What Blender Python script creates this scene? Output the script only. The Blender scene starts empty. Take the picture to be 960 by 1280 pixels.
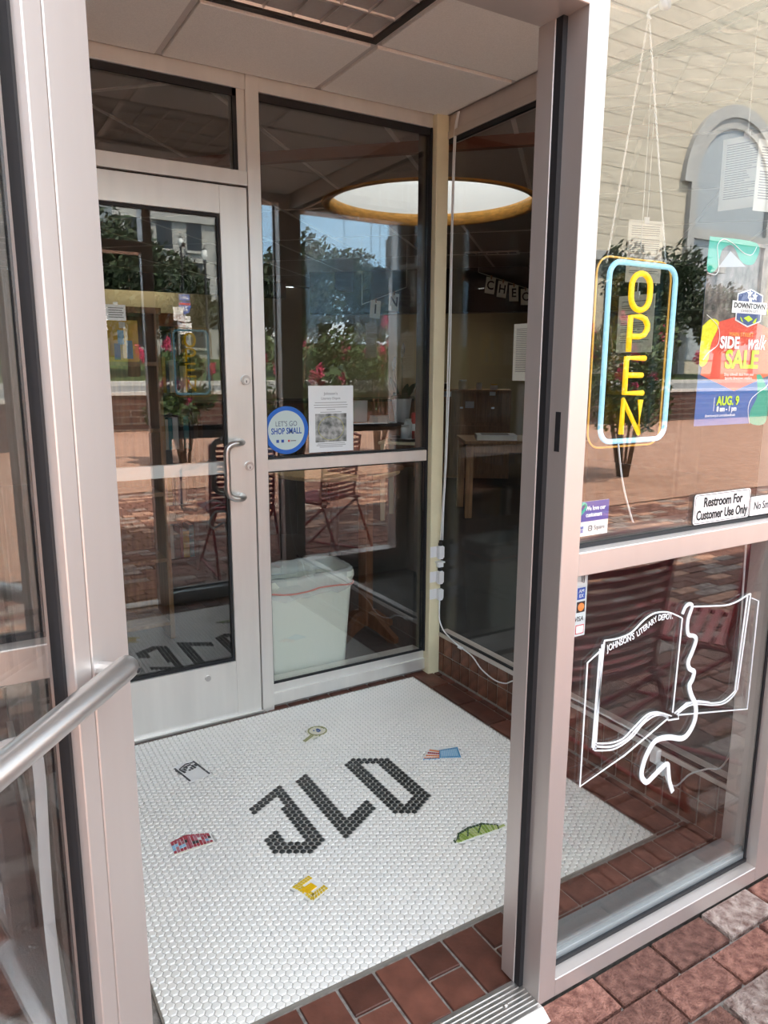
import bpy, bmesh, math, random
from mathutils import Vector, Matrix
random.seed(7)
R = math.radians
scene = bpy.context.scene
COL = scene.collection

# ------------------------------------------------------------------ camera
cam_d = bpy.data.cameras.new('camera'); cam = bpy.data.objects.new('camera', cam_d); COL.objects.link(cam)
yaw, pitch, roll = 0.5383, -0.1926, 0.0042
fw = Vector((math.sin(yaw)*math.cos(pitch), math.cos(yaw)*math.cos(pitch), math.sin(pitch)))
rt = Vector((math.cos(yaw), -math.sin(yaw), 0)); up = rt.cross(fw)
r2 = rt*math.cos(roll) + up*math.sin(roll); u2 = up*math.cos(roll) - rt*math.sin(roll)
m = Matrix((r2, u2, -fw)).transposed().to_4x4(); m.translation = (0, -1.0673, 1.4584)
cam.matrix_world = m
cam_d.sensor_fit = 'VERTICAL'; cam_d.sensor_height = 24.0; cam_d.lens = 917.3253/1280*24.0
cam_d.clip_start = 0.02; cam_d.clip_end = 400
scene.camera = cam

# ------------------------------------------------------------------ sky, sun, exposure
wd = bpy.data.worlds.new('world'); scene.world = wd; wd.use_nodes = True
nt = wd.node_tree; nt.nodes.clear()
N = nt.nodes.new; LK = nt.links.new
wo = N('ShaderNodeOutputWorld'); bg = N('ShaderNodeBackground'); LK(bg.outputs[0], wo.inputs[0])
tc = N('ShaderNodeTexCoord'); sep = N('ShaderNodeSeparateXYZ'); LK(tc.outputs['Generated'], sep.inputs[0])
cr = N('ShaderNodeValToRGB'); LK(sep.outputs[2], cr.inputs[0])
cr.color_ramp.elements[0].position = 0.0; cr.color_ramp.elements[0].color = (.46, .74, 1.0, 1)
cr.color_ramp.elements[1].position = 0.7; cr.color_ramp.elements[1].color = (.42, .54, .72, 1)
nz = N('ShaderNodeTexNoise'); mp = N('ShaderNodeMapping'); mp.inputs['Scale'].default_value = (1, 1, 2.6)
LK(tc.outputs['Generated'], mp.inputs[0]); LK(mp.outputs[0], nz.inputs['Vector'])
nz.inputs['Scale'].default_value = 3.2; nz.inputs['Detail'].default_value = 7; nz.inputs['Roughness'].default_value = .58
c2 = N('ShaderNodeValToRGB'); LK(nz.outputs[0], c2.inputs[0])
c2.color_ramp.elements[0].position = .45; c2.color_ramp.elements[1].position = .63
mx = N('ShaderNodeMix'); mx.data_type = 'RGBA'; LK(c2.outputs[0], mx.inputs[0]); LK(cr.outputs[0], mx.inputs[6])
mx.inputs[7].default_value = (1.25, 1.17, 1.04, 1)
LK(mx.outputs[2], bg.inputs[0]); bg.inputs[1].default_value = 4.2
sd = bpy.data.lights.new('sun', 'SUN'); sd.energy = 16.5; sd.angle = R(.6); sd.color = (1, .89, .74)
sun = bpy.data.objects.new('sun', sd); COL.objects.link(sun)
sun.rotation_euler = Vector((-.18, -.47, -.86)).to_track_quat('-Z', 'Y').to_euler()
sun.location = (3, 6, 14)
vs = scene.view_settings
vs.view_transform = 'Standard'; vs.look = 'None'; vs.gamma = 1.0; vs.use_curve_mapping = False
vs.exposure = 0.2
scene.cycles.transparent_max_bounces = 40
scene.cycles.max_bounces = 12
scene.cycles.glossy_bounces = 6
scene.cycles.sample_clamp_indirect = 6.0

# ------------------------------------------------------------------ materials
M = {}
def mat(name, col, rough=.5, metal=0., var=0., vscale=8., bump=0., bscale=60., emit=None, estr=0., spec=.5, col2=None, stretch=(1, 1, 1), coat=0., objvar=0.):
    if name in M: return M[name]
    m = bpy.data.materials.new(name); m.use_nodes = True; t = m.node_tree; b = t.nodes['Principled BSDF']
    b.inputs['Roughness'].default_value = rough; b.inputs['Metallic'].default_value = metal
    b.inputs['Specular IOR Level'].default_value = spec
    b.inputs['Coat Weight'].default_value = coat
    if emit: b.inputs['Emission Color'].default_value = (*emit, 1); b.inputs['Emission Strength'].default_value = estr
    b.inputs['Base Color'].default_value = (*col, 1)
    co = t.nodes.new('ShaderNodeTexCoord'); mpn = t.nodes.new('ShaderNodeMapping'); mpn.inputs['Scale'].default_value = stretch
    t.links.new(co.outputs['Object'], mpn.inputs[0])
    last = None
    if var > 0 or col2:
        n = t.nodes.new('ShaderNodeTexNoise'); n.inputs['Scale'].default_value = vscale; n.inputs['Detail'].default_value = 5
        t.links.new(mpn.outputs[0], n.inputs['Vector'])
        ra = t.nodes.new('ShaderNodeValToRGB'); t.links.new(n.outputs[0], ra.inputs[0])
        ca = tuple(max(0, c*(1-var)) for c in col); cb = col2 if col2 else tuple(min(1, c*(1+var)) for c in col)
        ra.color_ramp.elements[0].position = .3; ra.color_ramp.elements[0].color = (*ca, 1)
        ra.color_ramp.elements[1].position = .7; ra.color_ramp.elements[1].color = (*cb, 1)
        last = ra.outputs[0]
    if objvar > 0:
        oi = t.nodes.new('ShaderNodeObjectInfo'); hs = t.nodes.new('ShaderNodeHueSaturation')
        mr = t.nodes.new('ShaderNodeMapRange'); mr.inputs[3].default_value = 1-objvar; mr.inputs[4].default_value = 1+objvar
        t.links.new(oi.outputs['Random'], mr.inputs[0]); t.links.new(mr.outputs[0], hs.inputs['Value'])
        if last: t.links.new(last, hs.inputs['Color'])
        else: hs.inputs['Color'].default_value = (*col, 1)
        last = hs.outputs[0]
    if last: t.links.new(last, b.inputs['Base Color'])
    if bump > 0:
        n2 = t.nodes.new('ShaderNodeTexNoise'); n2.inputs['Scale'].default_value = bscale; n2.inputs['Detail'].default_value = 4
        t.links.new(mpn.outputs[0], n2.inputs['Vector'])
        bp = t.nodes.new('ShaderNodeBump'); bp.inputs['Strength'].default_value = bump; bp.inputs['Distance'].default_value = .01
        t.links.new(n2.outputs[0], bp.inputs['Height']); t.links.new(bp.outputs[0], b.inputs['Normal'])
    M[name] = m; return m

def glass(name, tint=(.975, .985, .98), ior=1.85, rough=0.0):
    m = bpy.data.materials.new(name); m.use_nodes = True; t = m.node_tree; t.nodes.clear()
    o = t.nodes.new('ShaderNodeOutputMaterial'); mxn = t.nodes.new('ShaderNodeMixShader')
    tr = t.nodes.new('ShaderNodeBsdfTransparent'); tr.inputs[0].default_value = (*tint, 1)
    gl = t.nodes.new('ShaderNodeBsdfGlossy'); gl.inputs['Roughness'].default_value = rough; gl.inputs[0].default_value = (1, 1, 1, 1)
    fr = t.nodes.new('ShaderNodeFresnel'); fr.inputs[0].default_value = ior
    ge = t.nodes.new('ShaderNodeNewGeometry'); 
    # thin pane: both faces reflect alike
    vm = t.nodes.new('ShaderNodeVectorMath'); vm.operation = 'DOT_PRODUCT'
    t.links.new(ge.outputs['Incoming'], vm.inputs[0]); t.links.new(ge.outputs['Normal'], vm.inputs[1])
    ab = t.nodes.new('ShaderNodeMath'); ab.operation = 'ABSOLUTE'; t.links.new(vm.outputs['Value'], ab.inputs[0])
    om = t.nodes.new('ShaderNodeMath'); om.operation = 'SUBTRACT'; om.inputs[0].default_value = 1; t.links.new(ab.outputs[0], om.inputs[1])
    pw = t.nodes.new('ShaderNodeMath'); pw.operation = 'POWER'; pw.inputs[1].default_value = 5; t.links.new(om.outputs[0], pw.inputs[0])
    r0 = ((ior-1)/(ior+1))**2
    ma = t.nodes.new('ShaderNodeMath'); ma.operation = 'MULTIPLY_ADD'; ma.inputs[1].default_value = 1-r0; ma.inputs[2].default_value = r0
    t.links.new(pw.outputs[0], ma.inputs[0])
    t.nodes.remove(fr)
    t.links.new(ma.outputs[0], mxn.inputs[0]); t.links.new(tr.outputs[0], mxn.inputs[1]); t.links.new(gl.outputs[0], mxn.inputs[2])
    t.links.new(mxn.outputs[0], o.inputs[0]); M[name] = m; return m

GL = glass('window_glass')
GLP = glass('plain_glass', (.985, .99, .985), 1.36)
ALU = mat('anodised_aluminium', (.68, .62, .585), .45, .72, var=.02, vscale=3, stretch=(6, 6, .6))
ALUIN = mat('brushed_aluminium_light', (.82, .80, .76), .38, .65, var=.04, vscale=3, stretch=(6, 6, .6))
STEEL = mat('satin_steel', (.62, .6, .58), .3, .9)
BLACK = mat('black_rubber', (.012, .012, .014), .6)
WHITE = mat('white_plastic', (.82, .83, .83), .4)
CREAM = mat('cream_paint', (.74, .67, .45), .45, var=.05, vscale=10)
PAPER = mat('paper_white', (.85, .87, .87), .7)
PAGE = mat('book_page', (.8, .8, .72), .8)
INK = mat('ink_black', (.02, .02, .02), .8)
INKG = mat('ink_grey', (.22, .22, .22), .8)
HEXW = mat('white_ceramic', (.86, .84, .80), .28, var=.02, vscale=4, coat=.2)
HEXK = mat('black_ceramic', (.018, .019, .018), .35)
GROUT = mat('light_grout', (.5, .49, .46), .9, var=.15, vscale=30)
QUARRY = mat('quarry_tile', (.125, .046, .031), .45, var=.3, vscale=14, bump=.12, bscale=90, objvar=.3)
MORTAR = mat('dark_mortar', (.27, .25, .23), .95, var=.3, vscale=60, bump=.4, bscale=200)
PAVER = mat('clay_paver', (.24, .08, .058), .9, var=.55, vscale=42, bump=1.0, bscale=170, col2=(.38, .18, .135), objvar=.35)
PAVGREY = mat('worn_paver', (.25, .12, .095), .9, var=.45, vscale=38, bump=1.0, bscale=150, col2=(.52, .42, .37), objvar=.2)
WTILE = mat('wall_tile_brown', (.15, .06, .035), .4, var=.35, vscale=25, bump=.1, objvar=.3)
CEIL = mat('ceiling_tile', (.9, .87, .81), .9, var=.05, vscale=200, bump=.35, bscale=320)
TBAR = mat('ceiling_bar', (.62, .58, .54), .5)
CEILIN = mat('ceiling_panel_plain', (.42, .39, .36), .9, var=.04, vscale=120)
WOODD = mat('dark_wood', (.13, .055, .025), .45, var=.35, vscale=6, stretch=(8, 8, .8))
WOODM = mat('brown_wood', (.3, .15, .06), .45, var=.3, vscale=6, stretch=(8, 8, .8))
WOODO = mat('orange_wood', (.72, .36, .08), .4, var=.25, vscale=7, stretch=(2, 2, 9))
WOODT = mat('tan_tabletop', (.66, .45, .22), .5, var=.22, vscale=50)
DARK = mat('dark_laminate', (.012, .011, .01), .5)
CARPET = mat('dark_carpet', (.04, .037, .035), .95, var=.5, vscale=160, bump=.3, bscale=300)
REDM = mat('red_metal', (.35, .03, .04), .42, var=.1)
TANW = mat('tan_wall', (.42, .37, .26), .9, var=.08, vscale=60, stretch=(1, 1, 14))
DARKW = mat('dark_wall', (.055, .045, .038), .9, var=.1)
PLASTER = mat('pale_plaster', (.8, .8, .78), .8)
ASPH = mat('asphalt', (.2, .2, .2), .95, var=.12, vscale=3)
CONC = mat('concrete', (.5, .48, .45), .9, var=.1, vscale=2)
GRASS = mat('lawn', (.045, .075, .018), .95, var=.35, vscale=3)
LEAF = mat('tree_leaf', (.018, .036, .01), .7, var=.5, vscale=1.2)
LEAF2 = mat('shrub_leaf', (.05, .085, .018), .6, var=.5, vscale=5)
BLOOM = mat('pink_bloom', (.6, .06, .16), .7, var=.3, vscale=9)
BARK = mat('bark', (.17, .12, .08), .9, var=.3, bump=.4, bscale=30)
STONEG = mat('grey_stone', (.4, .4, .39), .85, var=.08, vscale=.4)
STONEB = mat('beige_stone', (.52, .47, .38), .85, var=.12, vscale=1.2, stretch=(.3, .3, 6))
WINDK = mat('dark_window', (.03, .035, .04), .15)
IRON = mat('black_iron', (.02, .02, .022), .5)

# ------------------------------------------------------------------ mesh helpers
class MB:
    def __init__(s): s.v = []; s.f = []; s.mi = []
    def quad(s, a, b, c, d, mi=0):
        n = len(s.v); s.v += [a, b, c, d]; s.f.append((n, n+1, n+2, n+3)); s.mi.append(mi)
    def poly(s, pts, mi=0):
        n = len(s.v); s.v += list(pts); s.f.append(tuple(range(n, n+len(pts)))); s.mi.append(mi)
    def box(s, x0, x1, y0, y1, z0, z1, mi=0):
        n = len(s.v)
        s.v += [(x0, y0, z0), (x1, y0, z0), (x1, y1, z0), (x0, y1, z0), (x0, y0, z1), (x1, y0, z1), (x1, y1, z1), (x0, y1, z1)]
        for f in ((0, 3, 2, 1), (4, 5, 6, 7), (0, 1, 5, 4), (1, 2, 6, 5), (2, 3, 7, 6), (3, 0, 4, 7)):
            s.f.append(tuple(n+i for i in f)); s.mi.append(mi)
    def obox(s, c, ax, ay, az, hx, hy, hz, mi=0):
        c = Vector(c); ax = Vector(ax); ay = Vector(ay); az = Vector(az); n = len(s.v)
        for k in (-1, 1):
            for sx, sy in ((-1, -1), (1, -1), (1, 1), (-1, 1)):
                s.v.append(tuple(c+ax*hx*sx+ay*hy*sy+az*hz*k))
        for f in ((0, 3, 2, 1), (4, 5, 6, 7), (0, 1, 5, 4), (1, 2, 6, 5), (2, 3, 7, 6), (3, 0, 4, 7)):
            s.f.append(tuple(n+i for i in f)); s.mi.append(mi)
    def prism(s, pts, z0, z1, bev=0., mi=0):
        # pts ccw in xy
        n = len(s.v); k = len(pts)
        s.v += [(x, y, z0) for x, y in pts]
        if bev > 0:
            cx = sum(p[0] for p in pts)/k; cy = sum(p[1] for p in pts)/k
            s.v += [(x, y, z1-bev) for x, y in pts]
            def ins(x, y):
                l = math.hypot(x-cx, y-cy); q = max(0, (l-bev)/l); return (cx+(x-cx)*q, cy+(y-cy)*q, z1)
            s.v += [ins(x, y) for x, y in pts]; lv = 2
        else:
            s.v += [(x, y, z1) for x, y in pts]; lv = 1
        for l in range(lv):
            for i in range(k):
                j = (i+1) % k; s.f.append((n+l*k+i, n+l*k+j, n+(l+1)*k+j, n+(l+1)*k+i)); s.mi.append(mi)
        s.f.append(tuple(n+lv*k+i for i in range(k))); s.mi.append(mi)
    def tube(s, pts, r, seg=8, closed=False, mi=0, flat=None):
        pts = [Vector(p) for p in pts]; n0 = len(s.v); k = len(pts)
        rr = r if isinstance(r, (list, tuple)) else [r]*k
        prev = None
        for i, p in enumerate(pts):
            if closed: t = pts[(i+1) % k]-pts[i-1]
            else: t = pts[min(i+1, k-1)]-pts[max(i-1, 0)]
            t.normalize()
            if prev is None:
                a = Vector((0, 0, 1)) if abs(t.z) < .9 else Vector((0, 1, 0))
                u = t.cross(a).normalized()
            else:
                u = (prev-t*prev.dot(t))
                u = u.normalized() if u.length > 1e-6 else t.orthogonal().normalized()
            prev = u; w = t.cross(u)
            for j in range(seg):
                an = 2*math.pi*j/seg
                s.v.append(tuple(p+(u*math.cos(an)+w*math.sin(an))*rr[i]))
        for i in range(k if closed else k-1):
            a = n0+i*seg; b = n0+((i+1) % k)*seg
            for j in range(seg):
                j2 = (j+1) % seg; s.f.append((a+j, a+j2, b+j2, b+j)); s.mi.append(mi)
        if not closed:
            s.f.append(tuple(n0+j for j in reversed(range(seg)))); s.mi.append(mi)
            s.f.append(tuple(n0+(k-1)*seg+j for j in range(seg))); s.mi.append(mi)
    def lathe(s, prof, seg=24, c=(0, 0, 0), mi=0):
        n0 = len(s.v)
        for r, z in prof:
            for j in range(seg):
                a = 2*math.pi*j/seg; s.v.append((c[0]+r*math.cos(a), c[1]+r*math.sin(a), c[2]+z))
        for i in range(len(prof)-1):
            for j in range(seg):
                j2 = (j+1) % seg; s.f.append((n0+i*seg+j, n0+i*seg+j2, n0+(i+1)*seg+j2, n0+(i+1)*seg+j)); s.mi.append(mi)
        if prof[0][0] > 1e-6: s.f.append(tuple(n0+j for j in reversed(range(seg)))); s.mi.append(mi)
        if prof[-1][0] > 1e-6: s.f.append(tuple(n0+(len(prof)-1)*seg+j for j in range(seg))); s.mi.append(mi)
    def build(s, name, mats, parent=None, smooth=False, bev=0.):
        me = bpy.data.meshes.new(name); me.from_pydata(s.v, [], s.f)
        if not isinstance(mats, (list, tuple)): mats = [mats]
        for q in mats: me.materials.append(q)
        if len(mats) > 1: me.polygons.foreach_set('material_index', s.mi)
        if smooth: me.polygons.foreach_set('use_smooth', [True]*len(me.polygons))
        me.update()
        if bev > 0:
            bm = bmesh.new(); bm.from_mesh(me); bmesh.ops.remove_doubles(bm, verts=bm.verts, dist=1e-6)
            bmesh.ops.bevel(bm, geom=list(bm.edges), offset=bev, segments=1, affect='EDGES', profile=.5); bm.to_mesh(me); bm.free()
        o = bpy.data.objects.new(name, me); COL.objects.link(o)
        if parent: o.parent = parent
        return o
def tag(o, label=None, cat=None, group=None, kind=None):
    if label: o['label'] = label
    if cat: o['category'] = cat
    if group: o['group'] = group
    if kind: o['kind'] = kind
    return o
def empty(name, loc=(0, 0, 0), rz=0, label=None, cat=None, group=None, kind=None):
    o = bpy.data.objects.new(name, None); COL.objects.link(o); o.location = loc; o.rotation_euler = (0, 0, rz); o.empty_display_size = .05
    return tag(o, label, cat, group, kind)
def bx(name, x0, x1, y0, y1, z0, z1, mt, parent=None, bev=.0):
    b = MB(); b.box(min(x0, x1), max(x0, x1), min(y0, y1), max(y0, y1), min(z0, z1), max(z0, z1)); return b.build(name, mt, parent, bev=bev)
def copy_tree(o, parent=None):
    c = o.copy(); COL.objects.link(c); c.parent = parent
    for ch in [x for x in bpy.data.objects if x.parent == o and x is not c]: copy_tree(ch, c)
    return c
_fonts = {}
def text_mesh(txt, size, extrude=.0004, align='CENTER', bold=0., sx=1., shear=0.):
    cu = bpy.data.curves.new('t', 'FONT'); cu.body = txt; cu.size = size; cu.extrude = extrude; cu.align_x = align; cu.align_y = 'CENTER'
    cu.offset = bold; cu.shear = shear; cu.resolution_u = 3
    ob = bpy.data.objects.new('t', cu); COL.objects.link(ob)
    dg = bpy.context.evaluated_depsgraph_get(); dg.update()
    me = bpy.data.meshes.new_from_object(ob.evaluated_get(dg))
    bpy.data.objects.remove(ob); bpy.data.curves.remove(cu)
    if sx != 1.:
        for v in me.vertices: v.co.x *= sx
    return me
def text(name, txt, size, mt, parent, loc, rot=(R(90), 0, 0), **k):
    me = text_mesh(txt, size, **k); me.materials.clear(); me.materials.append(mt)
    o = bpy.data.objects.new(name, me); COL.objects.link(o); o.parent = parent; o.location = loc; o.rotation_euler = rot; return o
def bez(pts, n=6):
    # catmull-rom through points
    P = [Vector(p) for p in pts]; out = []
    for i in range(len(P)-1):
        a = P[max(i-1, 0)]; b = P[i]; c = P[i+1]; d = P[min(i+2, len(P)-1)]
        for k in range(n):
            t = k/n; out.append(.5*((2*b)+(c-a)*t+(2*a-5*b+4*c-d)*t*t+(3*b-a-3*c+d)*t**3))
    out.append(P[-1]); return out

# ================================================================== SETTING
D, W, ZC = 1.728, 1.97, 2.519
def inside(p, poly):
    x, y = p; r = False; j = len(poly)-1
    for i in range(len(poly)):
        xi, yi = poly[i]; xj, yj = poly[j]
        if (yi > y) != (yj > y) and x < (xj-xi)*(y-yi)/(yj-yi)+xi: r = not r
        j = i
    return r
# ---------------- vestibule floor: mortar bed, hex mosaic, quarry tile border
floor = tag(bx('floor', .14, 2.02, .02, D+.08, -.06, -.004, MORTAR), 'vestibule floor with white hexagon mosaic and red brown tile border', 'floor', kind='structure')
MX0, MX1, MY0, MY1 = .30, 1.818, .292, 1.703
bx('grout_bed', MX0, MX1, MY0, MY1, -.004, .0022, GROUT, floor)
b = MB()
for (x0, x1, y0, y1) in ((MX0-.005, MX0, MY0-.005, MY1+.005), (MX1, MX1+.005, MY0-.005, MY1+.005), (MX0, MX1, MY0-.005, MY0), (MX0, MX1, MY1, MY1+.005)):
    b.box(x0, x1, y0, y1, -.004, .0052)
b.build('edge_strip', mat('dull_brass_edge', (.33, .3, .26), .5, .4), floor)
PIT = .02138; CX = PIT*math.cos(R(30)); HR = .0112
POLY_J = [(.745, 1.081), (.910, 1.178), (.912, .80), (.846, .762), (.744, .822), (.745, .901), (.797, .928), (.797, .848), (.846, .816), (.858, .823), (.860, 1.104), (.757, 1.040)]
POLY_L = [(.961, 1.146), (1.013, 1.175), (1.014, .858), (1.120, .915), (1.132, .872), (.965, .776)]
POLY_DO = [(1.162, 1.163), (1.214, 1.192), (1.337, 1.121), (1.330, .836), (1.229, .772), (1.160, .810)]
POLY_DI = [(1.218, 1.143), (1.273, 1.113), (1.271, .868), (1.221, .835), (1.216, .838)]
MIC = {  # small picture inserts: outline on the floor
 'bench': [(.606, 1.47), (.686, 1.485), (.718, 1.355), (.632, 1.335)],
 'building': [(.474, 1.03), (.533, 1.046), (.604, 1.016), (.603, .962), (.472, .962)],
 'magnifier': [(1.15, 1.475), (1.208, 1.492), (1.23, 1.432), (1.172, 1.41), (1.105, 1.39), (1.1, 1.402), (1.146, 1.432)],
 'book': [(1.438, 1.05), (1.509, 1.112), (1.611, 1.056), (1.576, .98)],
 'leaf': [(1.246, .58), (1.285, .619), (1.331, .629), (1.384, .623), (1.445, .568), (1.40, .562), (1.27, .57)],
 'bird': [(.722, .655), (.792, .681), (.82, .60), (.752, .568)]}
hexes = []
i0 = int((MX1-MX0)/CX)+2
for i in range(-1, i0+1):
    x = MX0+.004+i*CX
    for j in range(-1, int((MY1-MY0)/PIT)+3):
        y = MY0+.002+(j+(.5 if i % 2 else 0))*PIT
        if x < MX0-HR*.7 or x > MX1+HR*.7 or y < MY0-HR*.7 or y > MY1+HR*.7: continue
        edge = x-HR < MX0 or x+HR > MX1 or y-HR < MY0 or y+HR > MY1
        if any(inside((x, y), p) for p in MIC.values()): continue
        k = (inside((x, y), POLY_J) or inside((x, y), POLY_L) or (inside((x, y), POLY_DO) and not inside((x, y), POLY_DI)))
        hexes.append((x, y, k, edge))
def hexprism(b, x, y, z0, z1):
    pts = [(x+HR*math.cos(R(60*q)), y+HR*math.sin(R(60*q))) for q in range(6)]
    for ax, lim, sg in ((0, MX0, 1), (0, MX1, -1), (1, MY0, 1), (1, MY1, -1)):      # border tiles are cut to the edge
        if b is hb0: break
        out = []
        for i in range(len(pts)):
            p, q = pts[i], pts[(i+1) % len(pts)]; ip = (p[ax]-lim)*sg >= 0; iq = (q[ax]-lim)*sg >= 0
            if ip: out.append(p)
            if ip != iq: t = (lim-p[ax])/(q[ax]-p[ax]); out.append((p[0]+(q[0]-p[0])*t, p[1]+(q[1]-p[1])*t))
        pts = out
        if len(pts) < 3: return
    b.prism(pts, z0, z1, bev=.0026)
hb = MB(); hb0 = hb; hexprism(hb, 0, 0, -.002, .0055); hexw = hb.build('hexagon_tile', HEXW, floor); hexk = None
camxy = Vector((0, -1.067))
def vis_key(h): return (99 if h[3] else 0)+ (Vector(h[:2])-camxy).length + (0 if h[0] > .30+.12*(h[1]-.29) else 9) + (5 if h[1] < .29+.52*max(0, (.9-h[0]))-.25 else 0)
whites = sorted([h for h in hexes if not h[2]], key=vis_key); blacks = [h for h in hexes if h[2]]
first = True
for h in whites[:300]:
    o = hexw if first else hexw.copy()
    if not first: COL.objects.link(o)
    o.location = (h[0], h[1], 0); first = False
kme = hexw.data.copy()
for v in kme.vertices: v.co.x *= .9; v.co.y *= .9
kme.materials.clear(); kme.materials.append(HEXK)
for h in blacks[:300]:
    o = bpy.data.objects.new('black_hexagon_tile', kme); COL.objects.link(o); o.parent = floor; o.location = (h[0], h[1], 0)
b = MB()
for h in whites[300:]: hexprism(b, h[0], h[1], -.002, .0055)
tag(b.build('hexagon_mosaic', HEXW, floor), kind='stuff')
# picture inserts of tiny cut tiles
TC = {k: mat('mosaic_'+k, c, .35) for k, c in dict(blue=(.07, .3, .55), sky=(.3, .55, .75), navy=(.03, .08, .25), orange=(.75, .25, .09), red=(.4, .04, .06), pink=(.45, .16, .2), cream=(.78, .75, .62), green=(.25, .36, .06), lime=(.45, .52, .2), dkgreen=(.03, .07, .03), yellow=(.72, .5, .02), gold=(.85, .5, .0), olive=(.3, .3, .12), white=(.84, .84, .83), black=(.02, .02, .02)).items()}
def lerp2(a, b, t): return (a[0]+(b[0]-a[0])*t, a[1]+(b[1]-a[1])*t)
def quadgrid(b, q, nu, nv, fn, gap=.12):
    for u in range(nu):
        for v in range(nv):
            mi = fn(u, v)
            if mi is None: continue
            def P(s, t): return lerp2(lerp2(q[0], q[1], s), lerp2(q[3], q[2], s), t)
            g = gap/2
            pts = [P((u+g)/nu, (v+g)/nv), P((u+1-g)/nu, (v+g)/nv), P((u+1-g)/nu, (v+1-g)/nv), P((u+g)/nu, (v+1-g)/nv)]
            a = sum(pts[i][0]*pts[(i+1) % 4][1]-pts[(i+1) % 4][0]*pts[i][1] for i in range(4))
            if a < 0: pts.reverse()
            b.prism(pts, -.001, .0066, mi=mi)
def stroke(b, p, q, w, mi, n=1):
    d = Vector((q[0]-p[0], q[1]-p[1])); L = d.length; d.normalize(); nn = Vector((-d.y, d.x))*w/2
    for k in range(n):
        a = Vector(p)+d*(L*(k+.06)/n); c = Vector(p)+d*(L*(k+.94)/n)
        b.prism([tuple(a-nn), tuple(c-nn), tuple(c+nn), tuple(a+nn)], -.001, .0068, mi=mi)
def insert(name, label, fn, cols):
    base = MIC[name]; bb = MB(); pp = list(base)
    a = sum(pp[i][0]*pp[(i+1) % len(pp)][1]-pp[(i+1) % len(pp)][0]*pp[i][1] for i in range(len(pp)))
    if a < 0: pp.reverse()
    bb.prism(pp, -.002, .0046, mi=0)
    fn(bb); o = bb.build('picture_insert', [TC[c] for c in cols], floor); tag(o, label, kind='stuff')
def f_bench(b):
    stroke(b, (.610, 1.458), (.636, 1.344), .006, 1, 4); stroke(b, (.684, 1.476), (.711, 1.356), .006, 1, 4)
    quadgrid(b, [(.620, 1.437), (.688, 1.452), (.694, 1.425), (.632, 1.406)], 6, 3, lambda u, v: None if (u+v) % 4 == 3 else 1, .3)
    stroke(b, (.622, 1.44), (.653, 1.466), .004, 1, 2); stroke(b, (.653, 1.466), (.682, 1.464), .004, 1, 2)
    stroke(b, (.64, 1.445), (.67, 1.455), .006, 1, 2)
insert('bench', 'black outline bench picture in the mosaic', f_bench, ['white', 'black'])
def f_bld(b):
    random.seed(3)
    for q, nu in (([(.481, 1.026), (.533, 1.04), (.529, .972), (.477, .968)], 5), ([(.533, 1.04), (.6, 1.011), (.599, .967), (.529, .972)], 7)):
        quadgrid(b, q, nu, 4, lambda u, v: random.choice([1, 1, 2, 2, 3, 4, 0]) if 0 < v < 3 else random.choice([1, 1, 2]), .2)
    stroke(b, (.481, 1.028), (.533, 1.042), .004, 1, 4); stroke(b, (.533, 1.042), (.6, 1.013), .004, 1, 5); stroke(b, (.533, 1.04), (.529, .97), .005, 1, 4)
    stroke(b, (.474, .966), (.6, .965), .004, 5, 8)
insert('building', 'dark red brick building picture in the mosaic', f_bld, ['white', 'red', 'pink', 'sky', 'black', 'cream'])
def f_mag(b):
    c = Vector((1.191, 1.451)); 
    for k in range(16):
        a0, a1 = R(22.5*k), R(22.5*(k+1)); stroke(b, tuple(c+Vector((.037*math.cos(a0), .037*math.sin(a0)))), tuple(c+Vector((.037*math.cos(a1), .037*math.sin(a1)))), .006, 1, 1)
    stroke(b, (1.156, 1.432), (1.106, 1.402), .005, 1, 5); stroke(b, (1.159, 1.424), (1.109, 1.395), .005, 1, 5)
    random.seed(5); quadgrid(b, [(1.175, 1.462), (1.2, 1.468), (1.208, 1.445), (1.185, 1.435)], 5, 4, lambda u, v: 2 if random.random() < .65 else None, .2)
insert('magnifier', 'magnifying glass picture with blue centre in the mosaic', f_mag, ['cream', 'olive', 'navy'])
def f_book(b):
    quadgrid(b, [(1.53, 1.072), (1.607, 1.055), (1.573, .985), (1.498, 1.024)], 11, 7, lambda u, v: 1 if (u in (0, 10) or v in (0, 6)) else 2, .18)
    for k in range(4):
        t = k/4; stroke(b, (1.446+.07*t, 1.05+.055*t), (1.5+.035*t, 1.024+.05*t), .008, 3 if k != 2 else 4, 6)
    stroke(b, (1.44, 1.047), (1.498, 1.018), .004, 1, 6)
insert('book', 'blue and orange open book picture in the mosaic', f_book, ['white', 'blue', 'sky', 'orange', 'red'])
def f_leaf(b):
    top = [(1.251, .583), (1.285, .615), (1.331, .624), (1.382, .619), (1.42, .587)]; bot = [(1.256, .575), (1.29, .574), (1.33, .572), (1.37, .568), (1.408, .568)]
    for i in range(4):
        quadgrid(b, [top[i], top[i+1], bot[i+1], bot[i]], 4, 5, lambda u, v: 3 if v == 0 else (1 if (u+i) % 2 else 2), .2)
    stroke(b, (1.248, .578), (1.252, .592), .006, 3, 2); stroke(b, (1.405, .572), (1.44, .572), .01, 2, 3); stroke(b, (1.41, .566), (1.42, .585), .005, 3, 2)
    for i in range(3): stroke(b, top[i+1], (bot[i][0]+.01, bot[i][1]+.01), .005, 3, 4)
insert('leaf', 'green striped leaf picture in the mosaic', f_leaf, ['white', 'green', 'lime', 'dkgreen'])
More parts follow.
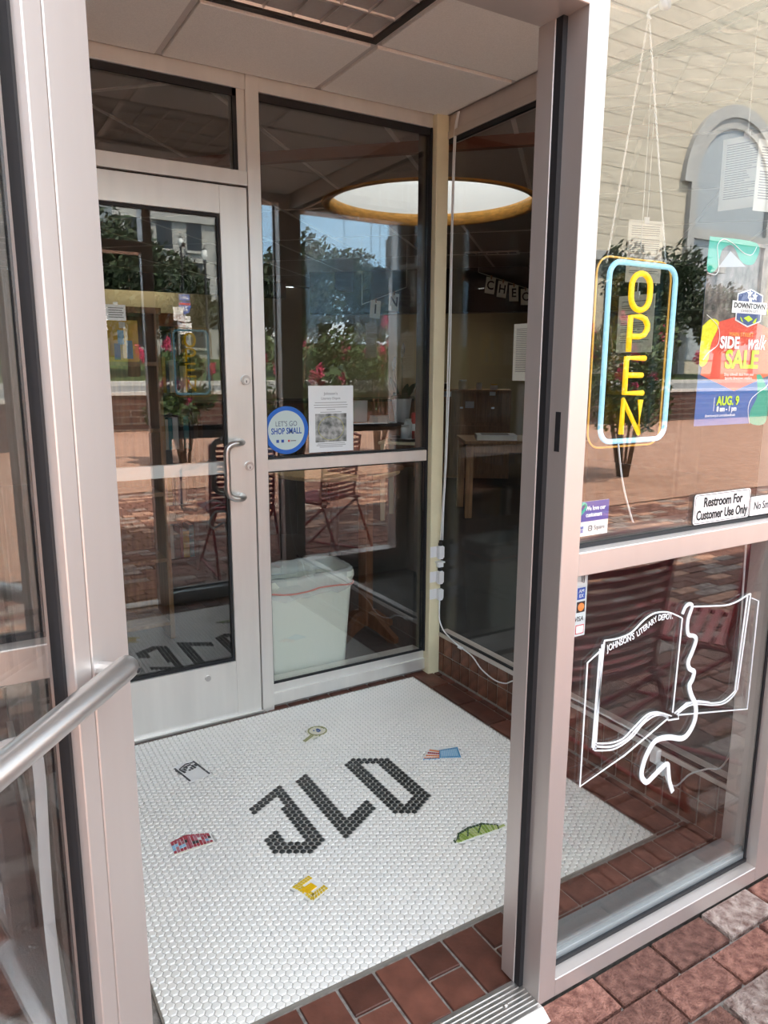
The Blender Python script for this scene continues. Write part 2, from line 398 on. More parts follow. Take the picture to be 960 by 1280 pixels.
def f_bird(b):
    quadgrid(b, [(.726, .654), (.789, .675), (.795, .658), (.735, .638)], 7, 2, lambda u, v: 1, .25)
    quadgrid(b, [(.735, .638), (.757, .645), (.762, .625), (.743, .612)], 2, 3, lambda u, v: 1, .25)
    for k in range(4): stroke(b, (.742+.003*k, .628-.006*k), (.785+.002*k, .641-.006*k), .0055, 2, 1)
    quadgrid(b, [(.745, .608), (.766, .612), (.772, .598), (.752, .575)], 2, 3, lambda u, v: 1, .25)
    quadgrid(b, [(.765, .602), (.81, .617), (.815, .597), (.753, .573)], 6, 2, lambda u, v: 1, .25)
insert('bird', 'yellow origami bird picture in the mosaic', f_bird, ['white', 'yellow', 'gold'])
random.seed(11)
# quarry tile border
def qtile(x0, x1, y0, y1):
    g = .0045
    b = MB(); hx = (x1-x0)/2-g; hy = (y1-y0)/2-g
    b.prism([(-hx, -hy), (hx, -hy), (hx, hy), (-hx, hy)], -.004, .0035+random.uniform(-.0008, .0008), bev=.002)
    o = b.build('quarry_tile', QUARRY, floor); o.location = ((x0+x1)/2, (y0+y1)/2, 0)
xs = [.17+.1015*k for k in range(19)]
for k, x in enumerate(xs):
    x1 = min(x+.1015, 2.0)
    a = k % 2
    if a == (1 if .77 < .1 else 0): pass
    kk = round((x-.7775)/.1015)
    if x < 1.06 and kk % 2 == 0: qtile(x, x1, .083, .282)
    elif x < 1.06: qtile(x, x1, .187, .282); qtile(x, x1, .083, .187)
    else: qtile(x, x1, .187, .282); qtile(x, x1, .083, .187)
for k in range(9):
    y = 1.772-.2105*k
    if y-.2 < .27: 
        qtile(1.83, 1.935, .286, y); break
    qtile(1.83, 1.935, y-.2105, y)
for k in range(16): qtile(1.937, 1.968, .09+.1045*k, .09+.1045*(k+1))
for k in range(17): qtile(.17+.1015*k, .17+.1015*(k+1), 1.713, 1.775)
# threshold
thr = empty('trim_1', (.6, .02, 0), label='ribbed aluminium threshold across the open doorway', cat='threshold', kind='structure')
b = MB(); b.poly([(.16-.6, -.062, -.004), (1.062-.6, -.062, -.004), (1.062-.6, -.035, .011), (.16-.6, -.035, .011)]); b.box(.16-.6, 1.062-.6, -.035, .06, -.004, .010)
b.build('base_plate', STEEL, thr)
for k in range(8): bx('rib', .162-.6, 1.06-.6, -.033+.0115*k, -.0275+.0115*k, .010, .0122, STEEL, thr)
for x in (.25, .62, .99):
    b = MB(); b.lathe([(.006, 0), (.006, .003), (.002, .0045)], 10, (x-.6, .012, .0115)); b.build('screw', STEEL, thr, True)

SILLG = mat('grey_inner_sill', (.33, .36, .37), .35, .5)
# ---------------- facade (front wall, plane y = 0, frame depth .115)
FY = .115
wf = empty('wall_front', (1.0, 0, 0), label='aluminium storefront frame with mid rails and plain wall above', cat='storefront frame', kind='structure')
def fr(name, x0, x1, y0, y1, z0, z1, mt=ALU, parent=None, bev=.0015): return bx(name, x0-1.0, x1-1.0, y0, y1, z0, z1, mt, parent or wf, bev)
fr('mullion', .098, .15, 0, FY, 0, 2.52)
rm = fr('mullion', 1.062, 1.113, 0, FY, 0, 2.52)
bx('door_stop', 1.048-1, 1.063-1, .072, .118, .012, 2.10, ALU, wf, .001)
bx('weatherstrip', 1.050-1, 1.0625-1, .054, .0725, .012, 2.10, BLACK, wf)
bx('strike_slot', 1.0612-1, 1.0632-1, .022, .036, 1.295, 1.375, BLACK, wf)
bx('weatherstrip', .1495-1, .160-1, .054, .0725, .012, 2.10, BLACK, wf)
fr('mullion', 1.895, 2.04, 0, FY, 0, 2.52)
fr('mullion', 2.76, 2.86, 0, FY, 0, 2.52)
fr('mullion', -.98, -.93, 0, FY, 0, 2.52)
fr('transom_bar', .15, 1.062, 0, FY, 2.10, 2.16)
for x0, x1 in ((.15, 1.062), (1.113, 1.895), (-.93, .098)): fr('header', x0, x1, 0, FY, 2.46, 2.52)
fr('header', 2.04, 2.76, 0, FY, 2.43, 2.52)
for x0, x1 in ((1.113, 1.895), (-.93, .098)):
    fr('mid_rail', x0, x1, .0, .075, 1.031, 1.082)
    fr('sill', x0, x1, 0, .036, 0, .047); fr('sill', x0, x1, .036, FY, 0, .075, SILLG)
    bx('glazing_stop', x0-1, x1-1, .046, .06, .075, .088, SILLG, wf); bx('gasket', x0-1, x1-1, .030, .0365, .047, .058, BLACK, wf)
    bx('gasket', x0-1, x1-1, .030, .0365, 1.082, 1.09, BLACK, wf); bx('glazing_stop', x0-1, x1-1, .045, .075, 1.082, 1.112, mat('dark_stop', (.06, .058, .055), .5), wf)
    for xx in (x0, x1-.008): bx('gasket', xx-1, xx+.008-1, .032, .0365, .058, 2.46, BLACK, wf)
fr('sill', 2.04, 2.76, 0, FY, .0, .17)
fr('mid_rail', 2.04, 2.76, 0, .07, 1.03, 1.08)
STUC = mat('tan_stucco', (.5, .43, .35), .9, var=.06, vscale=3, bump=.2)
bx('upper_wall', -8-1, 16-1, -.12, .3, 2.52, 4.1, STUC, wf)
bx('pier', 2.86-1, 9.3-1, 0, .3, 0, 2.52, STUC, wf); bx('pier', -8-1, -.98-1, 0, .3, 0, 2.52, STUC, wf)
def pane(name, label, panes, cat='window', gm=None):
    r = empty(name, panes[0][0], label=label, cat=cat, kind='structure'); c = Vector(panes[0][0])
    for lo, hi in panes:
        lo = Vector(lo)-c; hi = Vector(hi)-c; bx('glass_pane', lo.x, hi.x, lo.y, hi.y, lo.z, hi.z, gm or GL, r)
    return r
pane('window_1', 'front window panes right of the open door with painted book', [((1.113, .0365, .047), (1.895, .0425, 1.031)), ((1.113, .0365, 1.082), (1.895, .0425, 2.46))])
pane('window_2', 'front sidelight panes behind the open outer door leaf', [((-.93, .0365, .047), (.098, .0425, 1.031)), ((-.93, .0365, 1.082), (.098, .0425, 2.46))])
pane('window_3', 'shop display window panes beyond the right vestibule wall', [((2.04, .0365, .17), (2.76, .0425, 1.03)), ((2.04, .0365, 1.08), (2.76, .0425, 2.43))], gm=GLP)
pane('window_4', 'transom pane above the outer doorway', [((.15, .0365, 2.16), (1.062, .0425, 2.46))], gm=GLP)

# ---------------- back wall with inner door
wb = empty('wall_back', (1.0, D, 0), label='inner aluminium frame around the glass door and sidelight', cat='storefront frame', kind='structure')
def fb(name, x0, x1, y0, y1, z0, z1, mt=ALUIN, bev=.0015): return bx(name, x0-1, x1-1, y0-D, y1-D, z0, z1, mt, wb, bev)
fb('header', .15, 1.065, D, D+.10, 2.466, ZC); fb('header', 1.117, 1.905, D, D+.10, 2.466, ZC)
fb('mullion', 1.065, 1.117, D-.004, D+.10, 0, ZC); fb('mullion', .10, .15, D, D+.1, 0, ZC)
fb('transom_rail', .15, 1.065, D, D+.10, 2.132, 2.184)
fb('door_jamb', 1.034, 1.065, D+.008, D+.1, 2.184, 2.466)
fb('mid_rail', 1.117, 1.897, D, D+.07, 1.044, 1.093)
fb('sill', 1.117, 1.905, D, D+.1, .02, .075); fb('sill', 1.117, 1.905, D+.012, D+.1, .075, .112); fb('base', 1.117, 1.905, D+.02, D+.1, -.004, .02, MORTAR)
fb('jamb', 1.897, 1.905, D, D+.1, .112, 2.466, BLACK)
for z0, z1 in ((.112, 1.044), (1.093, 2.466)):
    fb('gasket', 1.117, 1.124, D+.012, D+.02, z0, z1, BLACK, 0); fb('gasket', 1.117, 1.897, D+.012, D+.02, z0, z0+.01, BLACK, 0)
    fb('gasket', 1.117, 1.897, D+.01, D+.02, z1-(.028 if z1 > 2 else .006), z1, BLACK, 0)
fb('gasket', .15, 1.034, D+.01, D+.02, 2.44, 2.466, BLACK, 0); fb('gasket', 1.018, 1.034, D+.01, D+.02, 2.184, 2.466, BLACK, 0)
pane('window_5', 'inner sidelight panes beside the glass door', [((1.117, D+.021, .112), (1.897, D+.027, 1.044)), ((1.117, D+.021, 1.093), (1.897, D+.027, 2.466))])
pane('window_6', 'transom pane above the inner glass door', [((.15, D+.021, 2.184), (1.034, D+.027, 2.466))])
d1 = empty('door_1', (.155, D, 0), label='closed inner aluminium door with wide stiles and one tall pane', cat='door', kind='structure')
def fd(name, x0, x1, y0, y1, z0, z1, mt=ALUIN, bev=.0015, p=None): return bx(name, x0-.155, x1-.155, y0-D, y1-D, z0, z1, mt, p or d1, bev)
fd('stile', .158, .262, D+.004, D+.05, .012, 2.125); fd('stile', .954, 1.062, D+.004, D+.05, .012, 2.125)
fd('top_rail', .262, .954, D+.004, D+.05, 2.024, 2.125); fd('bottom_rail', .262, .954, D+.004, D+.05, .012, .255)
fd('glass_pane', .262, .954, D+.022, D+.028, .255, 2.024, GL, 0)
for a in ((.262, .954, 2.012, 2.024), (.262, .954, .255, .268), (.262, .272, .268, 2.012), (.944, .954, .268, 2.012)): fd('gasket', a[0], a[1], D+.014, D+.022, a[2], a[3], BLACK, 0)
fd('push_bar', .262, .954, D+.052, D+.075, 1.04, 1.09, mat('white_enamel', (.8, .82, .8), .4))
fd('weatherstrip', .155, 1.065, D+.02, D+.04, 2.125, 2.132, BLACK, 0)
fd('door_sweep', .158, 1.07, D-.012, D+.02, .004, .016, STEEL, 0)
b = MB(); pth = bez([(1.003, D+.004, 1.172), (1.0, D-.03, 1.172), (.975, D-.056, 1.172), (.943, D-.06, 1.166), (.926, D-.06, 1.14), (.926, D-.06, 1.06), (.926, D-.06, .985), (.943, D-.06, .96), (.975, D-.056, .953), (1.0, D-.03, .953), (1.003, D+.004, .953)], 5)
b.tube([(p.x-.155, p.y-D, p.z) for p in pth], .0125, 12); b.build('pull_handle', STEEL, d1, True)
def cyl_y(name, x, z, r, y0, y1, mt, parent, ox, oy, seg=20):
    b = MB(); b.tube([(x-ox, y1-oy, z), (x-ox, y0-oy, z)], r, seg); return b.build(name, mt, parent)
for nm, x, z, r in (('deadbolt', 1.033, 1.413, .019), ('lock_cylinder', 1.037, 1.073, .018)):
    o = cyl_y(nm, x, z, r, D-.008, D+.006, STEEL, d1, .155, D); cyl_y('keyway_plug', x, z-.003, r*.62, D-.0105, D-.008, ALUIN, o, .155, D, 14)
    bx('key_slot', x-.155-.0015, x-.155+.0015, -.0115, -.0104, z-.01, z-.001, BLACK, o)
cyl_y('bolt_cap', .831, .208, .012, D-.004, D+.006, STEEL, d1, .155, D)

# ---------------- right wall of the vestibule
wr = empty('wall_right', (W, 1.0, 0), label='right vestibule wall of glass above a brown tile base', cat='wall', kind='structure')
def fr2(name, x0, x1, y0, y1, z0, z1, mt=ALU, bev=.001): return bx(name, x0-W, x1-W, y0-1, y1-1, z0, z1, mt, wr, bev)
fr2('base_core', W+.0065, W+.06, .115, 1.76, -.004, .188, mat('wall_grout', (.36, .33, .29), .9, var=.2, vscale=40), 0)
GT = [.12+.0672*k for k in range(25)]
WT = MB(); WT.box(-.006, .002, -.0300, .0300, -.043, .043); wt0 = WT.build('base_tile', WTILE, wr, bev=.002)
for k, y in enumerate(GT):
    for z in (.052, .144):
        if y > 1.73: continue
        o = wt0 if (k == 0 and z < .1) else wt0.copy()
        if o is not wt0: COL.objects.link(o)
        o.location = (.006, y+.0336-1, z)
fr2('sill', W-.008, W+.06, .115, 1.72, .188, .207, ALU)
fr2('gasket', W-.002, W+.01, .115, 1.72, .207, .215, BLACK, 0)
fr2('header', W, W+.06, .115, 1.72, 2.45, ZC); fr2('header', W-.01, W+.06, .115, 1.72, 2.422, 2.45)
fr2('gasket', W-.004, W+.012, .115, 1.72, 2.405, 2.422, BLACK, 0)
cp = fr2('corner_post', 1.905, 1.968, 1.697, 1.772, -.003, ZC-.002, CREAM, .003)
pane('window_7', 'right vestibule wall pane looking into the shop', [((W+.012, .115, .207), (W+.018, 1.76, 2.422))], gm=GLP)
wl = empty('wall_left', (.12, 1.0, 0), label='left vestibule wall frame behind the open outer door', cat='wall', kind='structure')
bx('base_core', -.03, .02, .115-1, D-1, -.004, .19, WTILE, wl); bx('header', -.03, .02, .115-1, D-1, 2.42, ZC, ALU, wl)
bx('sill', -.03, .024, .115-1, D-1, .19, .207, ALU, wl)
pane('window_8', 'left vestibule wall pane behind the open outer door', [((.10, .115, .207), (.106, D, 2.42))], gm=GLP)

# ---------------- vestibule ceiling
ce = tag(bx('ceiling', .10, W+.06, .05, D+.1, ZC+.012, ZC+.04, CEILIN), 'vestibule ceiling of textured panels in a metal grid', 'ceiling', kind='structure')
gx = [.145, .75, 1.355, 1.965]; gy = [.05, .655, 1.265, 1.728]
for i in range(3):
    for j in range(3):
        if j == 1 and i < 2: continue
        bx('ceiling_panel', gx[i]+.013, gx[i+1]-.013, gy[j]+.013, gy[j+1]-.013, ZC-.006, ZC+.012, CEIL, ce, .002)
for x in gx: bx('grid_bar', x-.012, x+.012, .05, D, ZC+.004, ZC+.013, TBAR, ce)
for y in gy: bx('grid_bar', .145, 1.965, y-.012, y+.012, ZC+.0045, ZC+.0135, TBAR, ce)
# parabolic louvre light
lt = empty('ceiling_light', (.75, .96, ZC), label='unlit parabolic louvre ceiling light above the mosaic floor', cat='ceiling light')
LVR = mat('louvre_aluminium', (.62, .6, .58), .28, .8)
b = MB()
for (x0, x1, y0, y1) in ((-.6, -.575, -.3, .3), (.575, .6, -.3, .3), (-.575, .575, -.3, -.275), (-.575, .575, .275, .3)): b.box(x0, x1, y0, y1, -.004, .012)
b.build('frame', mat('dark_bronze_frame', (.03, .028, .026), .5), lt)
bx('housing', -.59, .59, -.29, .29, .10, .11, PLASTER, lt)
for k in range(1, 12): bx('cross_blade', -.575+1.15*k/12-.001, -.575+1.15*k/12+.001, -.275, .275, .002, .055, LVR, lt)
for k in range(1, 4): bx('long_blade', -.575, .575, -.275+.55*k/4-.001, -.275+.55*k/4+.001, .002, .055, LVR, lt)
b = MB()
for i in range(12):
    for j in range(4):
        x0 = -.575+1.15*i/12; x1 = x0+1.15/12; y0 = -.275+.55*j/4; y1 = y0+.55/4; xm = (x0+x1)/2; ym = (y0+y1)/2; z0 = .004; z1 = .07
        e = .022
        b.quad((x0, y0, z0), (x1, y0, z0), (x1-e, y0+e, z1), (x0+e, y0+e, z1)); b.quad((x1, y0, z0), (x1, y1, z0), (x1-e, y1-e, z1), (x1-e, y0+e, z1))
        b.quad((x1, y1, z0), (x0, y1, z0), (x0+e, y1-e, z1), (x1-e, y1-e, z1)); b.quad((x0, y1, z0), (x0, y0, z0), (x0+e, y0+e, z1), (x0+e, y1-e, z1))
        b.quad((x0+e, y0+e, z1), (x1-e, y0+e, z1), (x1-e, y1-e, z1), (x0+e, y1-e, z1))
b.build('reflector', LVR, lt)

# ---------------- outer door leaf, swung open against the street
AZ = R(39); dv = Vector((-math.sin(AZ), -math.cos(AZ), 0)); nv = Vector((math.cos(AZ), -math.sin(AZ), 0))
d2 = empty('door_2', (.19, -.05, 0), label='open outer aluminium door leaf with horizontal push bar', cat='door', kind='structure')
d2.rotation_euler = (0, 0, math.atan2(dv.y, dv.x))   # local x runs along the leaf away from the hinge, local -y... away from the viewer side
def fl(name, t0, t1, o0, o1, z0, z1, mt=ALU, bev=.0015): return bx(name, t0, t1, o0, o1, z0, z1, mt, d2, bev)
sgn = 1 if (Vector((-dv.y, dv.x, 0)).dot(nv) > 0) else -1
def o_(v): return v*sgn
def leaf(name, t0, t1, o0, o1, z0, z1, mt=ALU, bev=.0015): return fl(name, t0, t1, min(o_(o0), o_(o1)), max(o_(o0), o_(o1)), z0, z1, mt, bev)
LW = .90
leaf('stile', -.004, .089, -.045, 0, .012, 2.09); leaf('stile', LW-.09, LW, -.045, 0, .012, 2.09)
leaf('glazing_stop', .0915, .128, -.036, -.0005, .2, 2.0)
leaf('stile_groove', .089, .0915, -.04, -.004, .2, 2.0)
leaf('gasket', .128, .134, -.027, -.013, .2, 2.0, BLACK, 0)
leaf('top_rail', .089, LW-.09, -.045, 0, 2.0, 2.09); leaf('bottom_rail', .089, LW-.09, -.045, 0, .012, .2)
leaf('glass_pane', .128, LW-.09, -.026, -.020, .2, 2.0, GL, 0)
b = MB(); oo = .031; zb = 1.073
b.tube([(.050, o_(oo), zb), (.053, o_(oo), zb), (.058, o_(oo), zb), (.07, o_(oo), zb), (.3, o_(oo), zb), (.6, o_(oo), zb), (LW-.07, o_(oo), zb), (LW-.058, o_(oo), zb), (LW-.053, o_(oo), zb), (LW-.05, o_(oo), zb)], [.008, .0125, .0155, .0165, .0165, .0165, .0165, .0155, .0125, .008], 18)
pb = b.build('push_bar', STEEL, d2, True)
for t_0 in (.074, LW-.074):
    b = MB(); b.tube([(t_0, o_(-.001), zb), (t_0, o_(oo), zb)], .0115, 12); b.build('bar_mount', STEEL, pb)
b = MB(); b.tube([(.060, o_(oo+.0138), zb-.004), (.060, o_(oo+.0164), zb-.0045)], .0036, 10); b.build('set_screw', BLACK, pb)

# ================================================================== SHOP INTERIOR
SZ = 2.62
sf = tag(bx('shop_floor', -3.1, 9.3, .12, 9.3, -.07, -.012, CARPET), 'dark speckled shop carpet beyond the glass walls', 'floor', kind='structure')
tag(bx('wall_shop_back', -3.1, 9.3, 9.2, 9.3, 0, SZ, TANW), 'tan shop wall at the far back', 'wall', kind='structure')
tag(bx('wall_shop_right', 9.2, 9.3, .3, 9.2, 0, SZ, DARKW), 'dark shop side wall beyond the counters', 'wall', kind='structure')
tag(bx('wall_shop_left', -3.1, -3.0, .3, 9.2, 0, SZ, DARKW), 'dark shop side wall behind the bookcases', 'wall', kind='structure')
SKC = Vector((3.15, 3.57, 0)); SKR = .73
roof = empty('roof', (3.15, 3.57, 2.75), label='flat roof slab over the shop around the round skylight', cat='roof', kind='structure')
for (x0, x1, y0, y1) in ((-3.2, 2.25, .3, 9.4), (4.05, 9.4, .3, 9.4), (2.25, 4.05, .3, 2.67), (2.25, 4.05, 4.47, 9.4)):
    bx('roof_slab', x0-3.15, x1-3.15, y0-3.57, y1-3.57, 0, .5, CONC, roof)
sc_ = empty('ceiling_shop', (0, 0, SZ), label='shop ceiling panels set diagonally around the round skylight', cat='ceiling', kind='structure')
e1 = Vector((.70711, .70711, 0)); e2 = Vector((.70711, -.70711, 0))
TL, TW = 1.22, .61
def circ_clip(a, b_):   # parts of the segment a-b outside the skylight
    d = (b_-a); L = d.length; d.normalize(); t = (SKC-a).dot(d); q = (a+d*t-SKC); q.z = 0; r = SKR+.03
    if q.length >= r: return [(0, L)]
    h = math.sqrt(r*r-q.length**2); out = []
    if t-h > 0: out.append((0, min(L, t-h)))
    if t+h < L: out.append((max(0, t+h), L))
    return out
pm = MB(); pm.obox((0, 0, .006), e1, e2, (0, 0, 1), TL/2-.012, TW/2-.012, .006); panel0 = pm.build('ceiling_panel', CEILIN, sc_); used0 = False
bars = MB()
for a in range(-12, 12):
    for c in range(-18, 18):
        p = e1*(a*TL)+e2*(c*TW)+Vector((3.4, 4.1, 0))
        if not (-3.4 < p.x < 9.6 and .2 < p.y < 9.6): continue
        if -.2 < p.x < 1.5 and p.y < 1.2: continue
        dd = Vector((p.x-SKC.x, p.y-SKC.y, 0))
        near = abs(dd.dot(e1)) < TL/2+SKR and abs(dd.dot(e2)) < TW/2+SKR
        if near:
            q = MB(); n1 = 60; n2 = 30; s1 = (TL-.024)/n1; s2 = (TW-.024)/n2
            for i in range(n1):
                for j in range(n2):
                    cc = p+e1*(-TL/2+.012+(i+.5)*s1)+e2*(-TW/2+.012+(j+.5)*s2)
                    if (Vector((cc.x, cc.y, 0))-SKC).length < SKR+.012: continue
                    aa = cc-e1*s1/2-e2*s2/2; bb = cc-e1*s1/2+e2*s2/2; c3 = cc+e1*s1/2+e2*s2/2; d4 = cc+e1*s1/2-e2*s2/2
                    q.quad(tuple(aa), tuple(d4), tuple(c3), tuple(bb))
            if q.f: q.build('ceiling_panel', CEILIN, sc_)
        else:
            o = panel0 if not used0 else panel0.copy()
            if used0: COL.objects.link(o)
            used0 = True; o.location = (p.x, p.y, 0)
for c in range(-18, 19):
    a0 = e1*(-12*TL)+e2*((c-.5)*TW)+Vector((3.4, 4.1, 0)); a1 = a0+e1*(24*TL)
    for t0, t1 in circ_clip(a0.copy(), a1.copy()):
        for kk in range(int((t1-t0)/TL)+1):
            s0 = t0+kk*TL; s1_ = min(t1, s0+TL); mpt = a0+e1*((s0+s1_)/2)
            if -3 < mpt.x < 9.2 and .2 < mpt.y < 9.2 and not (mpt.x < 1.9 and mpt.y < 1.5): bars.obox(tuple(mpt+Vector((0, 0, -.001))), e1, e2, (0, 0, 1), (s1_-s0)/2, .012, .003)
for a in range(-12, 13):
    a0 = e1*((a-.5)*TL)+e2*(-18*TW)+Vector((3.4, 4.1, 0)); a1 = a0+e2*(36*TW)
    for t0, t1 in circ_clip(a0.copy(), a1.copy()):
        for kk in range(int((t1-t0)/TW)+1):
            s0 = t0+kk*TW; s1_ = min(t1, s0+TW); mpt = a0+e2*((s0+s1_)/2)
            if -3 < mpt.x < 9.2 and .2 < mpt.y < 9.2 and not (mpt.x < 1.9 and mpt.y < 1.5): bars.obox(tuple(mpt+Vector((0, 0, -.0012))), e2, e1, (0, 0, 1), (s1_-s0)/2, .012, .003)
tag(bars.build('grid_bars', mat('ceiling_bar_dim', (.75, .72, .68), .4), sc_), kind='stuff')
# round skylight
sk = empty('skylight', (SKC.x, SKC.y, SZ), label='round skylight with orange wooden rim in the shop ceiling', cat='skylight')
b = MB(); b.lathe([(SKR+.05, -.002), (SKR+.05, -.012), (SKR-.002, -.012), (SKR-.002, .075)], 64); b.f = [f for f in b.f if len(f) == 4]; b.mi = b.mi[:len(b.f)]; b.build('wooden_rim', WOODO, sk, True)
b = MB(); n = 64
b.lathe([(SKR, .075), (SKR, .9)], 64); b.f = b.f[:64]; b.mi = b.mi[:64]; b.build('shaft', PLASTER, sk, True)
DOME = bpy.data.materials.new('frosted_acrylic'); DOME.use_nodes = True; t_ = DOME.node_tree; t_.nodes.clear()
_o = t_.nodes.new('ShaderNodeOutputMaterial'); _tl = t_.nodes.new('ShaderNodeBsdfTranslucent'); _tl.inputs[0].default_value = (.38, .4, .42, 1); t_.links.new(_tl.outputs[0], _o.inputs[0])
b = MB(); b.lathe([(SKR+.06, .88), (SKR+.05, .95), (SKR*.7, 1.06), (SKR*.35, 1.12), (.001, 1.14)], 48); b.f = [f for f in b.f if len(f) == 4]; b.mi = b.mi[:len(b.f)]; b.build('dome', DOME, sk, True)
# diagonal beam and soffit
b = MB(); c = Vector((1.85, 2.78, SZ-.03)); b.obox(tuple(c), e2, e1, (0, 0, 1), 1.9, .022, .028); tag(b.build('trim_2', mat('red_brown_trim', (.16, .055, .03), .5)), 'thin red brown timber trim across the shop ceiling', 'trim', kind='structure')
b = MB(); b.obox((5.9, 5.65, 2.36), e2, e1, (0, 0, 1), 2.6, .08, .25); tag(b.build('wall_soffit', DARK), 'black dropped soffit behind the letter banners', 'soffit', kind='structure')
# lit shop lights
def troffer(x, y, rz, w, h, label, lit=0., grp=None):
    r = empty('ceiling_vent' if lit == 0 else 'ceiling_lamp', (x, y, SZ-.004), rz, label, 'vent' if lit == 0 else 'ceiling lamp', grp)
    b = MB()
    for a in ((-w, w, -h, -h+.025), (-w, w, h-.025, h), (-w, -w+.025, -h+.025, h-.025), (w-.025, w, -h+.025, h-.025)): b.box(a[0], a[1], a[2], a[3], -.012, .002)
    b.build('frame', TBAR, r)
    if lit:
        bx('diffuser', -w+.025, w-.025, -h+.025, h-.025, -.006, 0, mat('lit_diffuser', (.9, .85, .7), .5, emit=(1, .86, .6), estr=lit), r)
    else:
        bx('backing', -w+.025, w-.025, -h+.025, h-.025, -.004, 0, DARK, r)
        for k in range(1, 5): bx('blade', -w+2*w*k/5-.004, -w+2*w*k/5+.004, -h+.025, h-.025, -.010, -.002, TBAR, r)
troffer(4.92, 5.06, R(-45), .27, .09, 'small louvred vent in the shop ceiling near the banner')
troffer(2.3, 8.95, 0, .6, .12, 'warm lit ceiling lamp close to the tan back wall', 6.)
tag(bx('trim_3', .8, 4.2, 8.62, 8.66, 2.40, SZ, DARKW), 'dark valance hiding the lamp at the back wall', 'trim', kind='structure')
troffer(7.2, 7.6, 0, .5, .25, 'dim lit ceiling lamp over the far counters', 2.0)
r = empty('ceiling_lamp', (2.8, 1.03, SZ-.004), R(-42), 'unlit louvred troffer in the shop ceiling by the front window', 'ceiling lamp')
b = MB()
for a in ((-.6, .6, -.3, -.27), (-.6, .6, .27, .3), (-.6, -.57, -.27, .27), (.57, .6, -.27, .27)): b.box(a[0], a[1], a[2], a[3], -.012, .002)
b.build('frame', mat('brown_metal_frame', (.15, .1, .075), .5), r)
bx('diffuser', -.57, .57, -.27, .27, -.003, 0, PLASTER, r)
for k in range(1, 8): bx('cross_blade', -.57+1.14*k/8-.002, -.57+1.14*k/8+.002, -.27, .27, -.010, -.002, LVR, r)
for k in range(1, 4): bx('long_blade', -.57, .57, -.27+.54*k/4-.002, -.27+.54*k/4+.002, -.0102, -.0022, LVR, r)
r = empty('ceiling_speaker', (2.43, .65, SZ-.003), 0, 'round grey speaker grille in the shop ceiling by the front window', 'speaker')
b = MB(); b.lathe([(.11, -.002), (.11, -.01), (.085, -.012), (.085, -.004)], 32); b.build('rim', TBAR, r, True)
b = MB(); b.lathe([(.085, -.005), (.04, -.008), (.001, -.009)], 32); b.build('grille', mat('grille_grey', (.2, .21, .2), .6), r, True)

# ---- waste bin behind the sidelight
bn = empty('waste_bin', (1.355, 1.975, -.012), 0, 'off-white plastic waste bin with clear liner behind the sidelight', 'waste bin')
def taper(b, w0, d0, w1, d1, z0, z1, rr=.03, seg=4, open_=True, mi=0):
    def ring(w, d, z):
        P = []
        for cx_, cy_, a0 in ((1, 1, 0), (-1, 1, 90), (-1, -1, 180), (1, -1, 270)):
            for k in range(seg+1):
                a = R(a0+90*k/seg); P.append((cx_*(w/2-rr)+rr*math.cos(a), cy_*(d/2-rr)+rr*math.sin(a), z))
        return P
    A = ring(w0, d0, z0); B = ring(w1, d1, z1); n = len(b.v); k = len(A); b.v += A+B
    for i in range(k): j = (i+1) % k; b.f.append((n+i, n+j, n+k+j, n+k+i)); b.mi.append(mi)
    if not open_: b.f.append(tuple(n+k+i for i in range(k))); b.mi.append(mi)
    return A, B
BINP = mat('bin_plastic', (.74, .76, .66), .45)
b = MB(); taper(b, .37, .22, .44, .27, .0, .54); A, _ = taper(b, .36, .21, .43, .26, .01, .54); b.poly(list(reversed(A)))
b.build('body', BINP, bn, True)
b = MB(); taper(b, .445, .275, .462, .29, .50, .525, .04); taper(b, .462, .29, .458, .286, .525, .55, .04); taper(b, .458, .286, .43, .26, .55, .545, .04); b.build('rim', BINP, bn, True)
LIN = bpy.data.materials.new('clear_liner'); LIN.use_nodes = True; bs = LIN.node_tree.nodes['Principled BSDF']; bs.inputs['Base Color'].default_value = (.85, .87, .84, 1); bs.inputs['Roughness'].default_value = .25; bs.inputs['Alpha'].default_value = .45
random.seed(4)
b = MB(); rows = []
for z, w, d in ((.46, .462, .292), (.50, .47, .30), (.54, .474, .304), (.562, .468, .298), (.56, .43, .262), (.50, .41, .24)):
    ring = []
    for k in range(48):
        a = 2*math.pi*k/48; cx_, sx_ = math.cos(a), math.sin(a); q = (abs(cx_)**5+abs(sx_)**5)**(-1/5); j = random.uniform(-.004, .004)
        ring.append((q*cx_*(w/2+j), q*sx_*(d/2+j), z+(random.uniform(-.012, .012) if z < .47 else random.uniform(-.004, .004))))
    rows.append(ring)
n = 0
for r_ in rows: b.v += r_
for i in range(len(rows)-1):
    for k in range(48): b.f.append((i*48+k, i*48+(k+1) % 48, (i+1)*48+(k+1) % 48, (i+1)*48+k)); b.mi.append(0)
b.build('liner_bag', LIN, bn, True)
b = MB(); b.tube([(p[0]*1.01, p[1]*1.01, .492+.006*math.sin(i*.7)) for i, p in enumerate(rows[1])], .0035, 6, closed=True); b.build('drawstring', mat('red_string', (.75, .25, .22), .6), bn)
